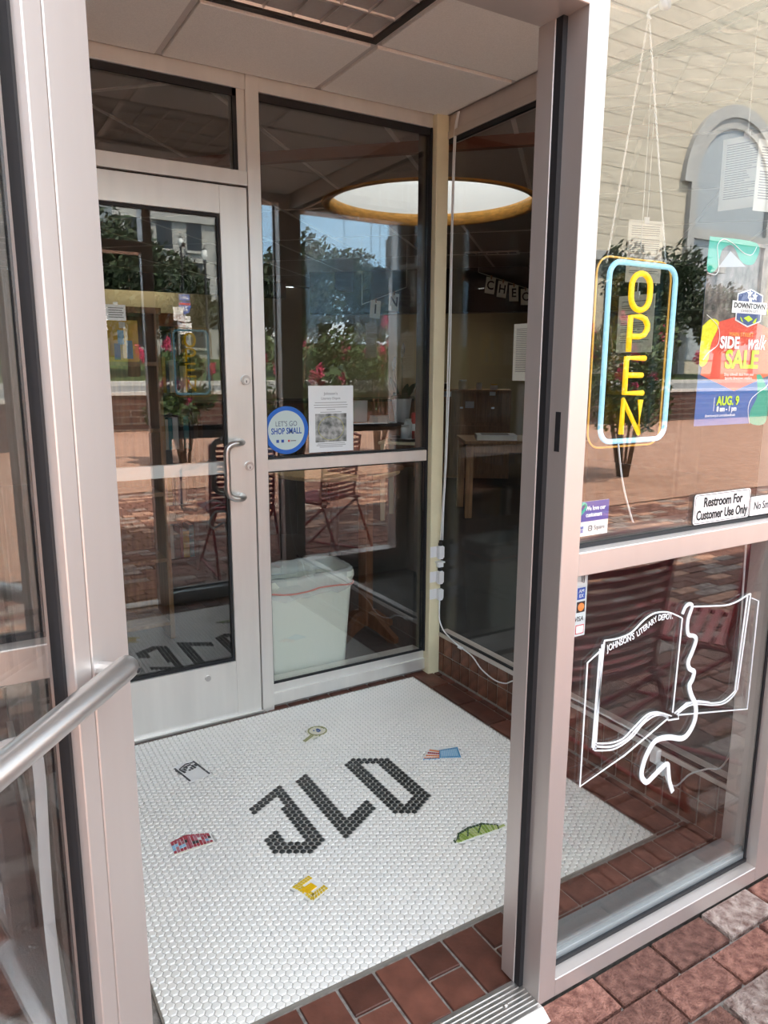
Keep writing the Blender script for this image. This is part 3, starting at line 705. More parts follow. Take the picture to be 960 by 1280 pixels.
# ---- pedestal stand
pd = empty('pedestal_stand', (1.93, 2.36, -.012), R(20), 'dark wooden pedestal stand with cross feet behind the sidelight', 'stand')
b = MB(); b.box(-.03, .03, -.03, .03, .06, .93); b.build('post', WOODD, pd, bev=.004)
for a in (0, 90, 180, 270):
    b = MB(); u = Vector((math.cos(R(a)), math.sin(R(a)), 0)); w = Vector((-u.y, u.x, 0))
    pts = [(.03, .14), (.08, .13), (.16, .07), (.22, .03), (.22, 0), (.18, 0), (.10, .04), (.03, .06)]
    for s in (-1, 1): pass
    n = len(b.v); b.v += [tuple(u*q[0]+w*.018+Vector((0, 0, q[1]))) for q in pts]+[tuple(u*q[0]-w*.018+Vector((0, 0, q[1]))) for q in pts]; k = len(pts)
    b.f.append(tuple(range(k))); b.f.append(tuple(reversed(range(k, 2*k)))); b.mi += [0, 0]
    for i in range(k): j = (i+1) % k; b.f.append((i, k+i, k+j, j)); b.mi.append(0)
    b.build('foot', WOODD, pd)
bx('top', -.16, .16, -.14, .14, .93, .955, WOODD, pd, .004)
# ---- round table
rt_ = empty('round_table', (2.5, 3.86, -.012), 0, 'round table with tan speckled top below the skylight', 'table')
b = MB(); b.lathe([(.49, .70), (.5, .705), (.5, .725), (.495, .73), (.001, .73)], 48); b.build('table_top', WOODT, rt_)
b = MB(); b.lathe([(.001, .02), (.26, .0), (.26, .02), (.05, .05), (.035, .1), (.035, .7)], 24); b.build('pedestal', IRON, rt_, True)
# ---- black console with display books and peace lily
cs = empty('console_table', (3.98, 5.72, -.012), R(-38), 'black console table holding books and a peace lily', 'table')
bx('top', -.6, .6, -.22, .22, .885, .91, DARK, cs, .003)
for x in (-.56, .56):
    for y in (-.18, .18): bx('leg', x-.025, x+.025, y-.025, y+.025, 0, .885, DARK, cs, .002)
def onconsole(u, v, z=.898): 
    a = R(-38); return (3.98+u*math.cos(a)-v*math.sin(a), 5.72+u*math.sin(a)+v*math.cos(a), z)
def book(loc, rz, w, h, t, col, label, lie=True, grp=None, tilt=0):
    r = empty('book', loc, rz, label, 'book', grp); cm = mat('cover_%d_%d_%d' % tuple(int(c*99) for c in col), col, .5)
    if lie:
        b = MB(); b.box(-w/2, w/2, -h/2, h/2, 0, .003); b.box(-w/2, w/2, -h/2, h/2, t-.003, t); b.box(-w/2, -w/2+.003, -h/2, h/2, .003, t-.003); b.build('cover', cm, r); bx('page_block', -w/2+.003, w/2-.004, -h/2+.004, h/2-.004, .003, t-.003, PAGE, r)
    else:   # standing, spine towards -y
        b = MB(); b.box(-t/2, -t/2+.002, 0, w, 0, h); b.box(t/2-.002, t/2, 0, w, 0, h); b.box(-t/2, t/2, -.002, 0, 0, h); b.build('cover', cm, r); bx('page_block', -t/2+.002, t/2-.002, 0, w-.004, .003, h-.004, PAGE, r)
        if tilt: r.rotation_euler = (tilt, 0, rz)
    return r
for k in range(3): book(onconsole(.02, -.1, .898+.026*k), R(-38+4*k), .2, .15, .026, ((.8, .78, .74), (.7, .68, .66), (.75, .72, .7))[k], ('bottom', 'middle', 'top')[k]+' pale book of the small stack on the black console')
for u, lb in ((-.2, 'white display book leaning upright beside the stack on the console'), (-.42, 'white display book leaning upright at the far end of the console')):
    r = empty('display_book', onconsole(u, .02), R(-38), lb, 'book'); b = MB(); b.obox((0, 0, .115), (1, 0, 0), (0, .97, -.25), (0, .25, .97), .075, .008, .115); b.build('cover', PAPER, r); bx('stand', -.04, .04, .03, .05, 0, .09, DARK, r)
r = empty('jar', onconsole(.4, -.08), 0, 'short white jar with lid on the black console', 'jar'); b = MB(); b.lathe([(.04, 0), (.042, .01), (.042, .07), (.036, .075)], 20); b.build('body', WHITE, r, True); b = MB(); b.lathe([(.044, .075), (.044, .095), (.001, .097)], 20); b.build('lid', ALUIN, r, True)
pl = empty('peace_lily', onconsole(.24, .08), 0, 'peace lily with white blooms in a white pot on the console', 'potted plant')
b = MB(); b.lathe([(.07, 0), (.075, .01), (.105, .24), (.11, .25), (.1, .25), (.095, .22), (.001, .215)], 28); b.build('pot', WHITE, pl, True)
def leafblade(b, base, dirv, L, wd_, droop, mi=0):
    d = Vector(dirv).normalized(); side = d.cross(Vector((0, 0, 1))); side = side.normalized() if side.length > 1e-3 else Vector((1, 0, 0))
    P = []; n = 6
    for i in range(n+1):
        t = i/n; p = Vector(base)+d*L*t+Vector((0, 0, -droop*L*t*t)); w = wd_*math.sin(math.pi*min(.98, t*.9+.06)); P.append((p-side*w, p+Vector((0, 0, -.1*w)), p+side*w))
    for i in range(n):
        for a in (0, 1): b.quad(tuple(P[i][a]), tuple(P[i][a+1]), tuple(P[i+1][a+1]), tuple(P[i+1][a]), mi)
random.seed(9)
LILY = mat('lily_leaf', (.02, .07, .02), .35, var=.3)
for k in range(22):
    a = random.uniform(0, 6.28); b = MB(); leafblade(b, (.03*math.cos(a), .03*math.sin(a), .2), (math.cos(a)*.6, math.sin(a)*.6, random.uniform(.7, 1.3)), random.uniform(.24, .42), .035, random.uniform(.2, .7)); b.build('leaf', LILY, pl, True)
for (x, y, h) in ((-.02, -.03, .74), (-.12, -.02, .6)):
    b = MB(); b.tube([(x*.2, y*.2, .2), (x*.7, y*.7, h*.7), (x, y, h)], .004, 6); b.build('stem', LILY, pl)
    b = MB(); leafblade(b, (x, y, h-.06), (.05, -.1, 1), .15, .042, 0); b.build('bloom', WHITE, pl, True)
    b = MB(); b.tube([(x, y-.01, h-.04), (x+.004, y-.014, h+.03)], .006, 6); b.build('spadix', TC['cream'], pl)
# ---- oak desk with big book, small table with jars
dk = empty('oak_desk', (5.1, 4.73, -.012), R(-29), 'brown oak desk with a large white book on top', 'desk')
bx('top', -.62, .62, -.36, .36, .745, .775, WOODM, dk, .004); bx('apron', -.58, .58, -.33, -.305, .66, .745, WOODM, dk); bx('apron', -.58, .58, .305, .33, .66, .745, WOODM, dk)
for x in (-.57, .57):
    for y in (-.31, .31): bx('leg', x-.035, x+.035, y-.035, y+.035, 0, .745, WOODM, dk, .003)
a = R(-29)
def ondesk(u, v, z=.763): return (5.1+u*math.cos(a)-v*math.sin(a), 4.73+u*math.sin(a)+v*math.cos(a), z)
bk = book(ondesk(-.28, -.12), R(-33), .4, .3, .05, (.82, .83, .84), 'large thick white book lying on the oak desk')
bx('cover_photo', -.15, .13, -.1, .1, .0501, .0506, INKG, bk)
st = empty('side_table', (3.92, 5.02, -.012), R(-45), 'small painted side table crowded with jars beside the oak desk', 'table')
bx('top', -.26, .26, -.22, .22, .755, .78, CREAM, st, .003)
for x in (-.22, .22):
    for y in (-.18, .18): bx('leg', x-.02, x+.02, y-.02, y+.02, 0, .755, CREAM, st)
tr = empty('serving_tray', (3.92, 5.02, .768), 0, 'round dark serving tray under the jars', 'tray'); b = MB(); b.lathe([(.001, .004), (.18, .004), (.2, .03), (.206, .03), (.186, 0), (.001, 0)], 32); b.build('dish', IRON, tr, True); b = MB(); b.lathe([(.2, .03), (.206, .034), (.208, .03)], 32); b.f = b.f[:64]; b.mi = b.mi[:64]; b.build('rim', STEEL, tr, True)
for dx, dy, h, rr, nm in ((-.08, -.05, .15, .045, 'tall white jar at the near edge of the tray'), (.03, .07, .2, .04, 'tallest white jar at the back of the tray'), (.1, -.04, .11, .05, 'squat cream jar on the tray')):
    r = empty('jar', (3.92+dx, 5.02+dy, .774), 0, nm, 'jar'); b = MB(); b.lathe([(rr, 0), (rr, h*.8), (rr*.8, h*.88), (rr*.8, h*.9)], 20); b.build('body', WHITE if 'white' in nm else CREAM, r, True); b = MB(); b.lathe([(rr*.85, h*.9), (rr*.85, h), (.001, h)], 20); b.build('lid', ALUIN, r, True)
r = empty('spray_can', (4.02, 5.09, .774), 0, 'red can with white label band standing on the tray', 'can'); b = MB(); b.lathe([(.03, 0), (.03, .24), (.02, .26)], 20); b.build('body', mat('red_can', (.55, .03, .03), .4), r, True); b = MB(); b.lathe([(.0305, .08), (.0305, .15)], 20); b.f = b.f[:20]; b.mi = b.mi[:20]; b.build('label_band', WHITE, r, True)
# ---- wooden cabinet with labelled drawers
cb = empty('card_cabinet', (6.2, 7.2, -.012), R(-38), 'brown wooden card cabinet with labels and jars on top', 'cabinet')
bx('body', -.65, .65, -.25, .25, 0, 1.2, WOODM, cb, .004)
for i in range(3):
    for z0, z1 in ((.06, .72), (.76, 1.16)):
        o = bx('drawer_front', -.63+.42*i, -.23+.42*i, -.262, -.25, z0, z1, WOODM, cb, .003); bx('pull', -.45+.42*i, -.41+.42*i, -.285, -.262, (z0+z1)/2-.01, (z0+z1)/2+.01, STEEL, o)
for (u, z, w, h) in ((-.2, 1.14, .1, .07), (.1, 1.0, .12, .09), (.4, 1.15, .08, .05)): bx('label_card', u-w/2, u+w/2, -.268, -.263, z-h/2, z+h/2, PAPER, cb)
for u, h, rr, lb in ((-.25, .09, .05, 'small dark pot at the left of the card cabinet'), (0, .13, .06, 'cream lidded pot on the card cabinet'), (.22, .09, .04, 'white jar on the card cabinet'), (.42, .07, .05, 'white and yellow tub on the card cabinet')):
    aa = R(-38); r = empty('pot', (6.2+u*math.cos(aa)+.1*math.sin(aa), 7.2+u*math.sin(aa)-.1*math.cos(aa), 1.188), 0, lb, 'pot'); b = MB(); b.lathe([(rr*.9, 0), (rr, h*.2), (rr, h*.8), (rr*.8, h*.85)], 18); b.build('body', CREAM if 'cream' in lb else (IRON if 'dark' in lb else WHITE), r, True); b = MB(); b.lathe([(rr*.86, h*.85), (rr*.86, h), (.001, h)], 18); b.build('lid', TC['gold'] if 'yellow' in lb else WHITE, r, True)
# ---- letter banners
def banner(label, letters, p0, p1, sag):
    r = empty('letter_banner', p0, 0, label, 'banner'); p0 = Vector(p0); p1 = Vector(p1); d = p1-p0; n = len(letters)
    yawb = math.atan2(d.y, d.x)
    pts = [Vector((0, 0, 0))+d*(k/20)+Vector((0, 0, .0)) for k in range(-2, 23)]
    b = MB(); b.tube(pts, .0025, 5); b.tube([pts[0], (pts[0].x, pts[0].y, SZ-p0.z)], .0015, 5); b.tube([pts[-1], (pts[-1].x, pts[-1].y, SZ-p0.z)], .0015, 5); b.build('string', PAGE, r)
    for k, ch in enumerate(letters):
        t = (k+.5)/n; c = d*t+Vector((0, 0, -.09))
        if ch == ' ': continue
        cd = bx('letter_card', -.055, .055, -.001, .001, -.08, .08, PAGE, r); cd.location = c; cd.rotation_euler = (0, random.uniform(-.05, .12), yawb)
        text('letter', ch, .12, INK, cd, (0, -.0015, 0), bold=.002)
        bx('clip', -.006, .006, -.006, .004, .06, .1, WOODM, cd)
random.seed(2)
banner('banner of pegged letter cards reading CHECK below the black soffit', 'CHECK', (4.83, 5.06, 2.40), (5.52, 4.95, 2.24), 0)
banner('banner of pegged letter cards reading IN', 'IN', (3.42, 5.0, 2.05), (3.82, 5.0, 2.20), 0)
# ---- hanging book pages with strings
def page(x, y, z0, w, h, rz, label, grp=None, lines=True):
    r = empty('hanging_page', (x, y, z0), rz, label, 'page', grp)
    bx('sheet', -w/2, w/2, -.0007, .0007, 0, h, PAGE, r)
    b = MB(); b.tube([(0, 0, h), (.002, 0, h+.04), (0, 0, SZ-z0)], .0016, 5); b.build('string', WHITE, r)
    bx('clip', -.01, .01, -.003, .003, h-.012, h+.012, WHITE, r)
    b = MB(); n = int(h/.0075); random.seed(int(z0*1000))
    for s in (-1, 1):
        for k in range(3, n-3):
            if random.random() < .1: continue
            x1 = w/2-.014-(random.random()**3)*w*.4
            zz = h-k*.0075; b.quad((-w/2+.014, s*.0009, zz), (x1, s*.0009, zz), (x1, s*.0009, zz+.0028), (-w/2+.014, s*.0009, zz+.0028))
    b.build('print_lines', INKG, r)
page(2.1, 1.28, 1.412, .178, .232, R(-80), 'printed book page hanging by the right vestibule pane')
page(2.4, .59, 2.0, .15, .23, R(-72), 'printed book page hanging highest near the front window')
page(2.3, .9, 1.78, .15, .22, R(-15), 'book page hanging edge on beside the louvred troffer')
page(2.22, .36, 1.93, .15, .2, R(-12), 'book page turned to the street behind the corner mullion')
page(2.44, .42, 1.86, .1, .22, R(35), 'narrow angled book page in the display window')
page(2.7, .33, 1.86, .14, .27, R(72), 'tall book page hanging at the end of the display window')
page(2.16, .8, 1.52, .15, .2, R(-85), 'low book page hanging behind the neon sign')
page(2.5, 1.5, 1.95, .15, .21, R(-60), 'book page hanging deeper in the shop under the skylight trim')
# ---- bookcases
ORD = ['first', 'second', 'third', 'fourth', 'fifth', 'sixth', 'seventh', 'eighth', 'ninth', 'tenth', 'eleventh', 'twelfth', 'thirteenth', 'fourteenth', 'fifteenth', 'sixteenth', 'seventeenth', 'eighteenth', 'nineteenth', 'twentieth', 'twenty-first', 'twenty-second', 'twenty-third', 'twenty-fourth', 'twenty-fifth', 'twenty-sixth', 'twenty-seventh', 'twenty-eighth', 'twenty-ninth', 'thirtieth']
def bookcase(name, label, x, y, rz, w, h, shelves, mt, cols, tagname, dens):
    r = empty(name, (x, y, -.012), rz, label, 'bookcase'); dp = .28
    bx('side_panel', -w/2, -w/2+.025, -dp/2, dp/2, 0, h, mt, r); bx('side_panel', w/2-.025, w/2, -dp/2, dp/2, 0, h, mt, r); bx('back_panel', -w/2+.025, w/2-.025, dp/2-.012, dp/2, 0, h, mt, r); bx('top_panel', -w/2-.01, w/2+.01, -dp/2-.01, dp/2+.01, h, h+.03, mt, r)
    for z in shelves: bx('shelf', -w/2+.025, w/2-.025, -dp/2, dp/2-.012, z-.02, z, mt, r)
    ca, sa = math.cos(rz), math.sin(rz)
    for si, z in enumerate(shelves):
        if z > 1.45: continue
        u = -w/2+.03; lim = (w/2-.05)*dens; bi = 0
        zt = (shelves[si+1]-.03 if si+1 < len(shelves) else h-.02)-z
        while u < lim:
            t = random.uniform(.018, .045); hh = min(zt-.02, random.uniform(.17, .26)); cn, cc = random.choice(cols); v = -dp/2+.03
            book((x+(u+t/2)*ca-v*sa, y+(u+t/2)*sa+v*ca, z-.012), rz, .16, hh, t, cc, '%s book, %s from the end panel, %s shelf of the %s' % (cn, ORD[bi], ORD[si], tagname), False, 'books in the '+tagname); bi += 1
            u += t+.002
    return r
BC = [('dark blue', (.03, .05, .14)), ('teal', (.02, .22, .25)), ('maroon', (.18, .02, .03)), ('cream', (.6, .56, .45)), ('black', (.02, .02, .02)), ('mustard', (.5, .3, .03)), ('white', (.75, .74, .72))]
random.seed(21)
bookcase('bookcase', 'brown wooden bookcase seen through the inner door', .56, 2.98, 0, .86, 1.74, [.10, .46, .82, 1.16, 1.50], WOODM, BC, 'brown bookcase', .35)
bookcase('bookcase', 'black bookcase with orange top panel beyond the brown one', 1.36, 4.3, 0, .34, 1.72, [.1, .5, .9, 1.3], DARK, BC, 'black bookcase', .95)
bx_ = tag(bx('header_board', 0, 0, 0, 0, 0, 0, WOODO), 'x', 'x'); bpy.data.objects.remove(bx_)
ob_ = tag(bx('display_board', 1.2, 1.52, 4.2, 4.23, 1.738, 1.83, mat('orange_board', (.5, .12, .02), .6)), 'plain orange board resting on the black bookcase', 'board'); pass
fo = empty('display_book', (.81, 2.86, 1.488), 0, 'yellow picture book facing out on the brown bookcase top shelf', 'book'); bx('cover', -.075, .075, -.006, .006, 0, .205, mat('yellow_cover', (.75, .45, .03), .5), fo)
for i, (x, z, w, h, c) in enumerate(((-.01, .12, .03, .07, 'blue'), (-.03, .05, .03, .08, 'navy'), (.03, .06, .03, .09, 'blue'), (0, .18, .03, .03, 'cream'))): bx('cover_art', x-w/2, x+w/2, -.0068, -.006, z-h/2, z+h/2, TC[c], fo)
fo2 = empty('display_card', (.62, 2.86, 1.488), 0, 'white flyer facing out beside the yellow picture book', 'flyer'); bx('sheet', -.07, .07, -.002, .002, 0, .205, PAPER, fo2)
for k in range(5): bx('print_line', -.045, .045-.01*(k % 3), -.0026, -.002, .08+.025*k, .086+.025*k, INKG, fo2)
for k in range(2): pass
nb = empty('blue_folder', (2.35, 5.2, -.012), R(-25), 'dark low shelf unit with blue folder past the black bookcase', 'shelf'); bx('body', -.4, .4, -.15, .15, 0, 1.05, DARK, nb); bx('folder', -.02, .2, -.18, -.151, .62, .95, TC['blue'], nb); bx('folder', -.3, -.08, -.18, -.151, .62, .93, DARKW, nb); nb.name = 'shelf_unit'
# long counter far back
lc = empty('counter', (5.0, 8.6, -.012), 0, 'long dark wooden counter along the back wall', 'counter'); bx('body', -2.2, 2.2, -.3, .3, 0, 1.0, WOODD, lc); bx('worktop', -2.25, 2.25, -.34, .34, 1.0, 1.04, DARK, lc)

# ================================================================== STREET
BW0 = mat('added_wing_brick', (.12, .055, .04), .9, var=.25, vscale=9, bump=.3)
# ---- brick pavement in front of the shop
pv = tag(bx('pavement', -16, 34, -13.2, 0.0, -.12, -.022, MORTAR), 'red brick plaza pavement in front of the shop', 'pavement', kind='structure')
random.seed(31)
PL, PWd = .2045, .1035
pmesh = []
for v in range(4):
    b = MB(); hx = PL/2-.004; hy = PWd/2-.004
    pts = []
    for (sx, sy) in ((-1, -1), (1, -1), (1, 1), (-1, 1)): pts.append((sx*(hx-random.uniform(0, .003)), sy*(hy-random.uniform(0, .003))))
    b.prism(pts, -.03, -.004, bev=.0035); o = b.build('paver', PAVER, pv); pmesh.append(o.data); bpy.data.objects.remove(o)
pg = [m_.copy() for m_ in pmesh]
for m_ in pg: m_.materials.clear(); m_.materials.append(PAVGREY)
spots = []
for j in range(42):
    y = -.0405-.008-j*PWd
    off = .1165 if j % 2 == 0 else .0145
    for i in range(-16, 62):
        x = off+i*PL; spots.append((x, y))
def pkey(s): return math.hypot(s[0]-1.7, (s[1]+.2)*1.4)
spots.sort(key=pkey)
rest = MB()
for k, (x, y) in enumerate(spots):
    if k < 300:
        o = bpy.data.objects.new('paver', random.choice(pg if random.random() < .2 else pmesh)); COL.objects.link(o); o.parent = pv
        o.location = (x, y, random.uniform(-.003, .002)); o.rotation_euler = (random.uniform(-.012, .012), random.uniform(-.008, .008), random.uniform(-.01, .01)+(math.pi if random.random() < .5 else 0))
    else:
        zz = random.uniform(-.004, .002); hx = PL/2-.005; hy = PWd/2-.005
        rest.prism([(x-hx, y-hy), (x+hx, y-hy), (x+hx, y+hy), (x-hx, y+hy)], -.03, -.004+zz, bev=.005, mi=random.choice((0, 0, 1, 2)))
tag(rest.build('paver_field', [PAVER, PAVGREY, mat('clay_paver_pale', (.42, .2, .13), .9, var=.3, vscale=12, col2=(.5, .29, .21))], pv), kind='stuff')
# far bricks: pattern only
PB = bpy.data.materials.new('far_brick_paving'); PB.use_nodes = True; t = PB.node_tree; bsd = t.nodes['Principled BSDF']; bsd.inputs['Roughness'].default_value = .9
bt = t.nodes.new('ShaderNodeTexBrick'); co = t.nodes.new('ShaderNodeTexCoord'); t.links.new(co.outputs['Object'], bt.inputs['Vector'])
bt.inputs['Scale'].default_value = 1; bt.inputs['Brick Width'].default_value = .205; bt.inputs['Row Height'].default_value = .1035; bt.inputs['Mortar Size'].default_value = .006
bt.inputs['Color1'].default_value = (.42, .22, .145, 1); bt.inputs['Color2'].default_value = (.3, .145, .095, 1); bt.inputs['Mortar'].default_value = (.4, .33, .28, 1)
t.links.new(bt.outputs[0], bsd.inputs['Base Color'])
b = MB(); b.quad((-16, -13.2, -.006), (34, -13.2, -.006), (34, -4.38, -.006), (-16, -4.38, -.006)); b.quad((-16, -4.38, -.006), (-3.1, -4.38, -.006), (-3.1, -.0, -.006), (-16, 0, -.006)); b.quad((12.6, -4.38, -.006), (34, -4.38, -.006), (34, 0, -.006), (12.6, 0, -.006)); b.build('far_paving', PB, pv)
tag(bx('wall_added_wing', -2.4, -1.9, -3.2, .0, -.02, 4.1, BW0), 'added dark brick wing wall, out of view, shading the door jamb', 'wall', kind='structure')  # unseen wall, added to keep street light off the right door jamb
# ---- low brick wall, road, verge, lawn
BW = bpy.data.materials.new('brick_wall'); BW.use_nodes = True; t = BW.node_tree; bsd = t.nodes['Principled BSDF']; bsd.inputs['Roughness'].default_value = .9
bt = t.nodes.new('ShaderNodeTexBrick'); co = t.nodes.new('ShaderNodeTexCoord'); mpn = t.nodes.new('ShaderNodeMapping'); mpn.inputs['Rotation'].default_value = (R(90), 0, 0); t.links.new(co.outputs['Object'], mpn.inputs[0]); t.links.new(mpn.outputs[0], bt.inputs['Vector'])
bt.inputs['Scale'].default_value = 1; bt.inputs['Brick Width'].default_value = .42; bt.inputs['Row Height'].default_value = .15; bt.inputs['Mortar Size'].default_value = .014
bt.inputs['Color1'].default_value = (.085, .035, .026, 1); bt.inputs['Color2'].default_value = (.06, .026, .02, 1); bt.inputs['Mortar'].default_value = (.12, .095, .08, 1); t.links.new(bt.outputs[0], bsd.inputs['Base Color'])
lw = empty('brick_wall', (9, -13.35, -.12), 0, 'low dark brick retaining wall at the far edge of the plaza', 'wall', kind='structure')
bx('wall_body', -25, 25, -.15, .15, 0, .95, BW, lw); bx('coping', -25, 25, -.2, .2, .95, 1.03, CONC, lw)
tag(bx('road', -40, 80, -24, -13.5, .2, .80, ASPH), 'grey asphalt road behind the low brick wall', 'road', kind='structure')
tag(bx('kerb', -40, 80, -25.6, -24, .2, .95, CONC), 'pale concrete kerb and walk across the road', 'kerb', kind='structure')
b = MB(); b.quad((-60, -25.6, .94), (-60, -80, 4.5), (100, -80, 4.5), (100, -25.6, .94)); b.quad((-60, -25.6, -.3), (100, -25.6, -.3), (100, -25.6, .94), (-60, -25.6, .94)); tag(b.build('lawn', GRASS), 'sloping green lawn beyond the road', 'lawn', kind='structure')
tag(bx('ground', -90, 120, -120, 60, -.6, -.13, CONC), 'bare ground under the street', 'ground', kind='structure')
# ---- trees
def foliage(b, blobs, n, s, seed):
    rnd = random.Random(seed); tot = sum(r_[3]**2 for r_ in blobs)
    for (cx, cy, cz, rad) in blobs:
        for k in range(int(n*rad*rad/tot)):
            d = Vector((rnd.gauss(0, 1), rnd.gauss(0, 1), rnd.gauss(0, 1))).normalized(); p = Vector((cx, cy, cz))+d*rad*(rnd.random()**.4)
            q = Vector((rnd.gauss(0, 1), rnd.gauss(0, 1), rnd.gauss(0, 1))).normalized(); u = q.orthogonal().normalized(); w = q.cross(u); ss = s*rnd.uniform(.6, 1.3)
            b.poly([tuple(p-u*ss), tuple(p+w*ss*.5), tuple(p+u*ss), tuple(p-w*ss*.5)])
def tree(x, y, z, h, rad, label, seed, leafm=None):
    r = empty('tree', (x, y, z), 0, label, 'tree', 'trees across the road'); rnd = random.Random(seed)
    b = MB(); b.tube([(0, 0, -.3), (.05, 0, h*.3), (0, .1, h*.6), (.1, 0, h*.8)], [.28, .2, .14, .05], 8)
    for k in range(5):
        a = rnd.uniform(0, 6.28); b.tube([(0, 0, h*.35+.1*k), (math.cos(a)*rad*.6, math.sin(a)*rad*.6, h*.6)], [.09, .03], 6)
    b.build('trunk', BARK, r, True)
    bl = [(rnd.uniform(-.6, .6)*rad, rnd.uniform(-.6, .6)*rad, h*rnd.uniform(.38, .9), rad*rnd.uniform(.38, .6)) for k in range(11)]+[(0, 0, h*.62, rad*.65)]
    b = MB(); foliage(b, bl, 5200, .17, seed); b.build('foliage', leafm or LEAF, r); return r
for k, (x, y, h, rad, lb) in enumerate(((7.1, -28, 6.4, 2.9, 'dense dark tree standing before the grey stone building'), (11.2, -35.5, 5.2, 2.4, 'smaller dark tree beside the grey stone building'), (14.4, -28, 6.6, 2.9, 'broad dark tree left of the flagpole'), (20.6, -33, 6.4, 2.7, 'tall dark tree behind the flagpole'), (23.4, -26.8, 5.6, 2.2, 'rounded dark tree right of the flagpole'), (1.0, -29, 6.5, 2.9, 'wide dark tree straight across the road from the doorway'), (22.0, -45, 6.0, 3.0, 'round dark tree behind the lawn'), (33.2, -26.6, 6.6, 2.7, 'bushy dark tree in front of the pale stone hall'), (39.5, -26.8, 6.0, 2.6, 'low dark tree beside the arched entrance'))):
    tree(x, y, 1.0+.066*(-y-25.6), h, rad, lb, 40+k)
# ---- crape myrtles with pink blooms on the plaza
def myrtle(x, y, h, rad, label, seed):
    r = empty('crape_myrtle', (x, y, -.02), 0, label, 'flowering shrub', 'crape myrtles on the plaza'); rnd = random.Random(seed)
    b = MB()
    for k in range(9):
        a = rnd.uniform(0, 6.28); q = rnd.uniform(.3, .9)*rad; b.tube([(0.06*math.cos(a), .06*math.sin(a), 0), (q*.5*math.cos(a), q*.5*math.sin(a), h*.5), (q*math.cos(a), q*math.sin(a), h*.95)], [.022, .014, .005], 6)
    b.build('stems', BARK, r, True)
    bl = [(rnd.uniform(-.7, .7)*rad, rnd.uniform(-.7, .7)*rad, h*rnd.uniform(.42, .9), rad*rnd.uniform(.25, .45)) for k in range(14)]
    b = MB(); foliage(b, bl, 3600, .045, seed+1); b.build('foliage', LEAF2, r)
    for k in range(16):
        a = rnd.uniform(0, 6.28); q = rad*math.sqrt(rnd.random())*1.0; zc = h*rnd.uniform(.5, 1.02); b = MB()
        foliage(b, [(0, 0, .03, .075), (0, 0, .1, .055), (.01, 0, .16, .035)], 260, .018, seed*50+k); o = b.build('bloom', BLOOM, r); o.location = (q*math.cos(a), q*math.sin(a), zc); o.rotation_euler = (rnd.uniform(-.5, .5), rnd.uniform(-.5, .5), 0)
    return r
PLANTER = mat('planter_concrete', (.4, .37, .34), .9, var=.12)
for k, (x, y, h, rad, lb) in enumerate(((4.55, -5.6, 2.05, .8, 'pink crape myrtle in a planter seen past the display window'), (6.35, -6.3, 2.2, .85, 'taller pink crape myrtle beside the other planter'), (3.2, -6.9, 1.75, .6, 'low pink crape myrtle at the end of the planter row'), (8.1, -5.9, 2.15, .9, 'pink crape myrtle standing apart near the plaza wall'))):
    myrtle(x, y, h, rad, lb, 70+k)
# ---- street lamps, road signs, flagpole
def lamp(x, y, h, label):
    r = empty('street_lamp', (x, y, .95+max(0, -y-25.6)*.0654), 0, label, 'street lamp')
    b = MB(); b.lathe([(.16, 0), (.16, .1), (.09, .25), (.055, .4), (.05, h-.6), (.06, h-.5), (.065, h-.42)], 12); b.build('pole', IRON, r, True)
    b = MB(); b.lathe([(.06, h-.42), (.11, h-.33), (.125, h-.2), (.08, h-.05), (.04, h+.0)], 16); b.build('globe', mat('lamp_globe', (.8, .82, .8), .2), r, True)
    b = MB(); b.lathe([(.09, h-.04), (.05, h+.02), (.012, h+.1), (.001, h+.12)], 12); b.build('cap', IRON, r, True)
lamp(9.4, -25.0, 5.1, 'black street lamp with frosted globe beside the road signs'); lamp(10.2, -31, 6.1, 'second black street lamp behind the first')
SB = mat('sign_blue', (.02, .09, .4), .4); SW = mat('sign_white', (.85, .85, .85), .4); SR = mat('sign_red', (.6, .03, .04), .4)
def tface(txt, size, mt, parent, x, y, z, **k): return text('lettering', txt, size, mt, parent, (x, y, z), rot=(R(90), 0, R(180)), **k)
rs = empty('road_sign', (5.03, -12.9, 1.48), 0, 'stacked blue and white route signs on one post', 'road sign')
rs.scale = (.47, .47, .47); bx('post', -.05, .05, -.05, .03, -3.2, 3.55, STEEL, rs)
def plate(n, x0, x1, z0, z1, mt): return bx(n, x0, x1, .032, .04, z0, z1, mt, rs)
plate('sign_plate', -.27, .27, 3.2, 3.5, SB); tface('EAST', .2, SW, rs, 0, .0415, 3.35)
b = MB(); sh = [(-.3, 3.12), (0, 3.18), (.3, 3.12), (.31, 2.9), (.2, 2.66), (0, 2.54), (-.2, 2.66), (-.31, 2.9)]
b.poly([(x, .033, z) for x, z in sh]); b.poly([(x, .0405, z) for x, z in reversed(sh)]); b.build('shield', SB, rs); plate('shield_band', -.29, .29, 3.0, 3.1, SR).location = (0, .001, 0); tface('26', .34, SW, rs, 0, .0425, 2.82)
plate('sign_plate', -.27, .27, 2.2, 2.46, SW); tface('SOUTH', .17, INK, rs, 0, .0415, 2.33)
plate('sign_plate', -.3, .3, 1.58, 2.14, SW); tface('23', .36, INK, rs, 0, .0415, 1.86)
r = empty('road_sign', (4.86, -12.85, 1.65), 0, 'white speed limit sign on its own post', 'road sign'); r.scale = (.4, .4, .4); bx('post', -.05, .05, -.05, .025, -4.17, 3.0, STEEL, r); bx('sign_plate', -.28, .28, .027, .035, 2.2, 2.95, SW, r)
tface('SPEED', .15, INK, r, 0, .0365, 2.83); tface('LIMIT', .15, INK, r, 0, .0365, 2.67); tface('25', .36, INK, r, 0, .0365, 2.41)
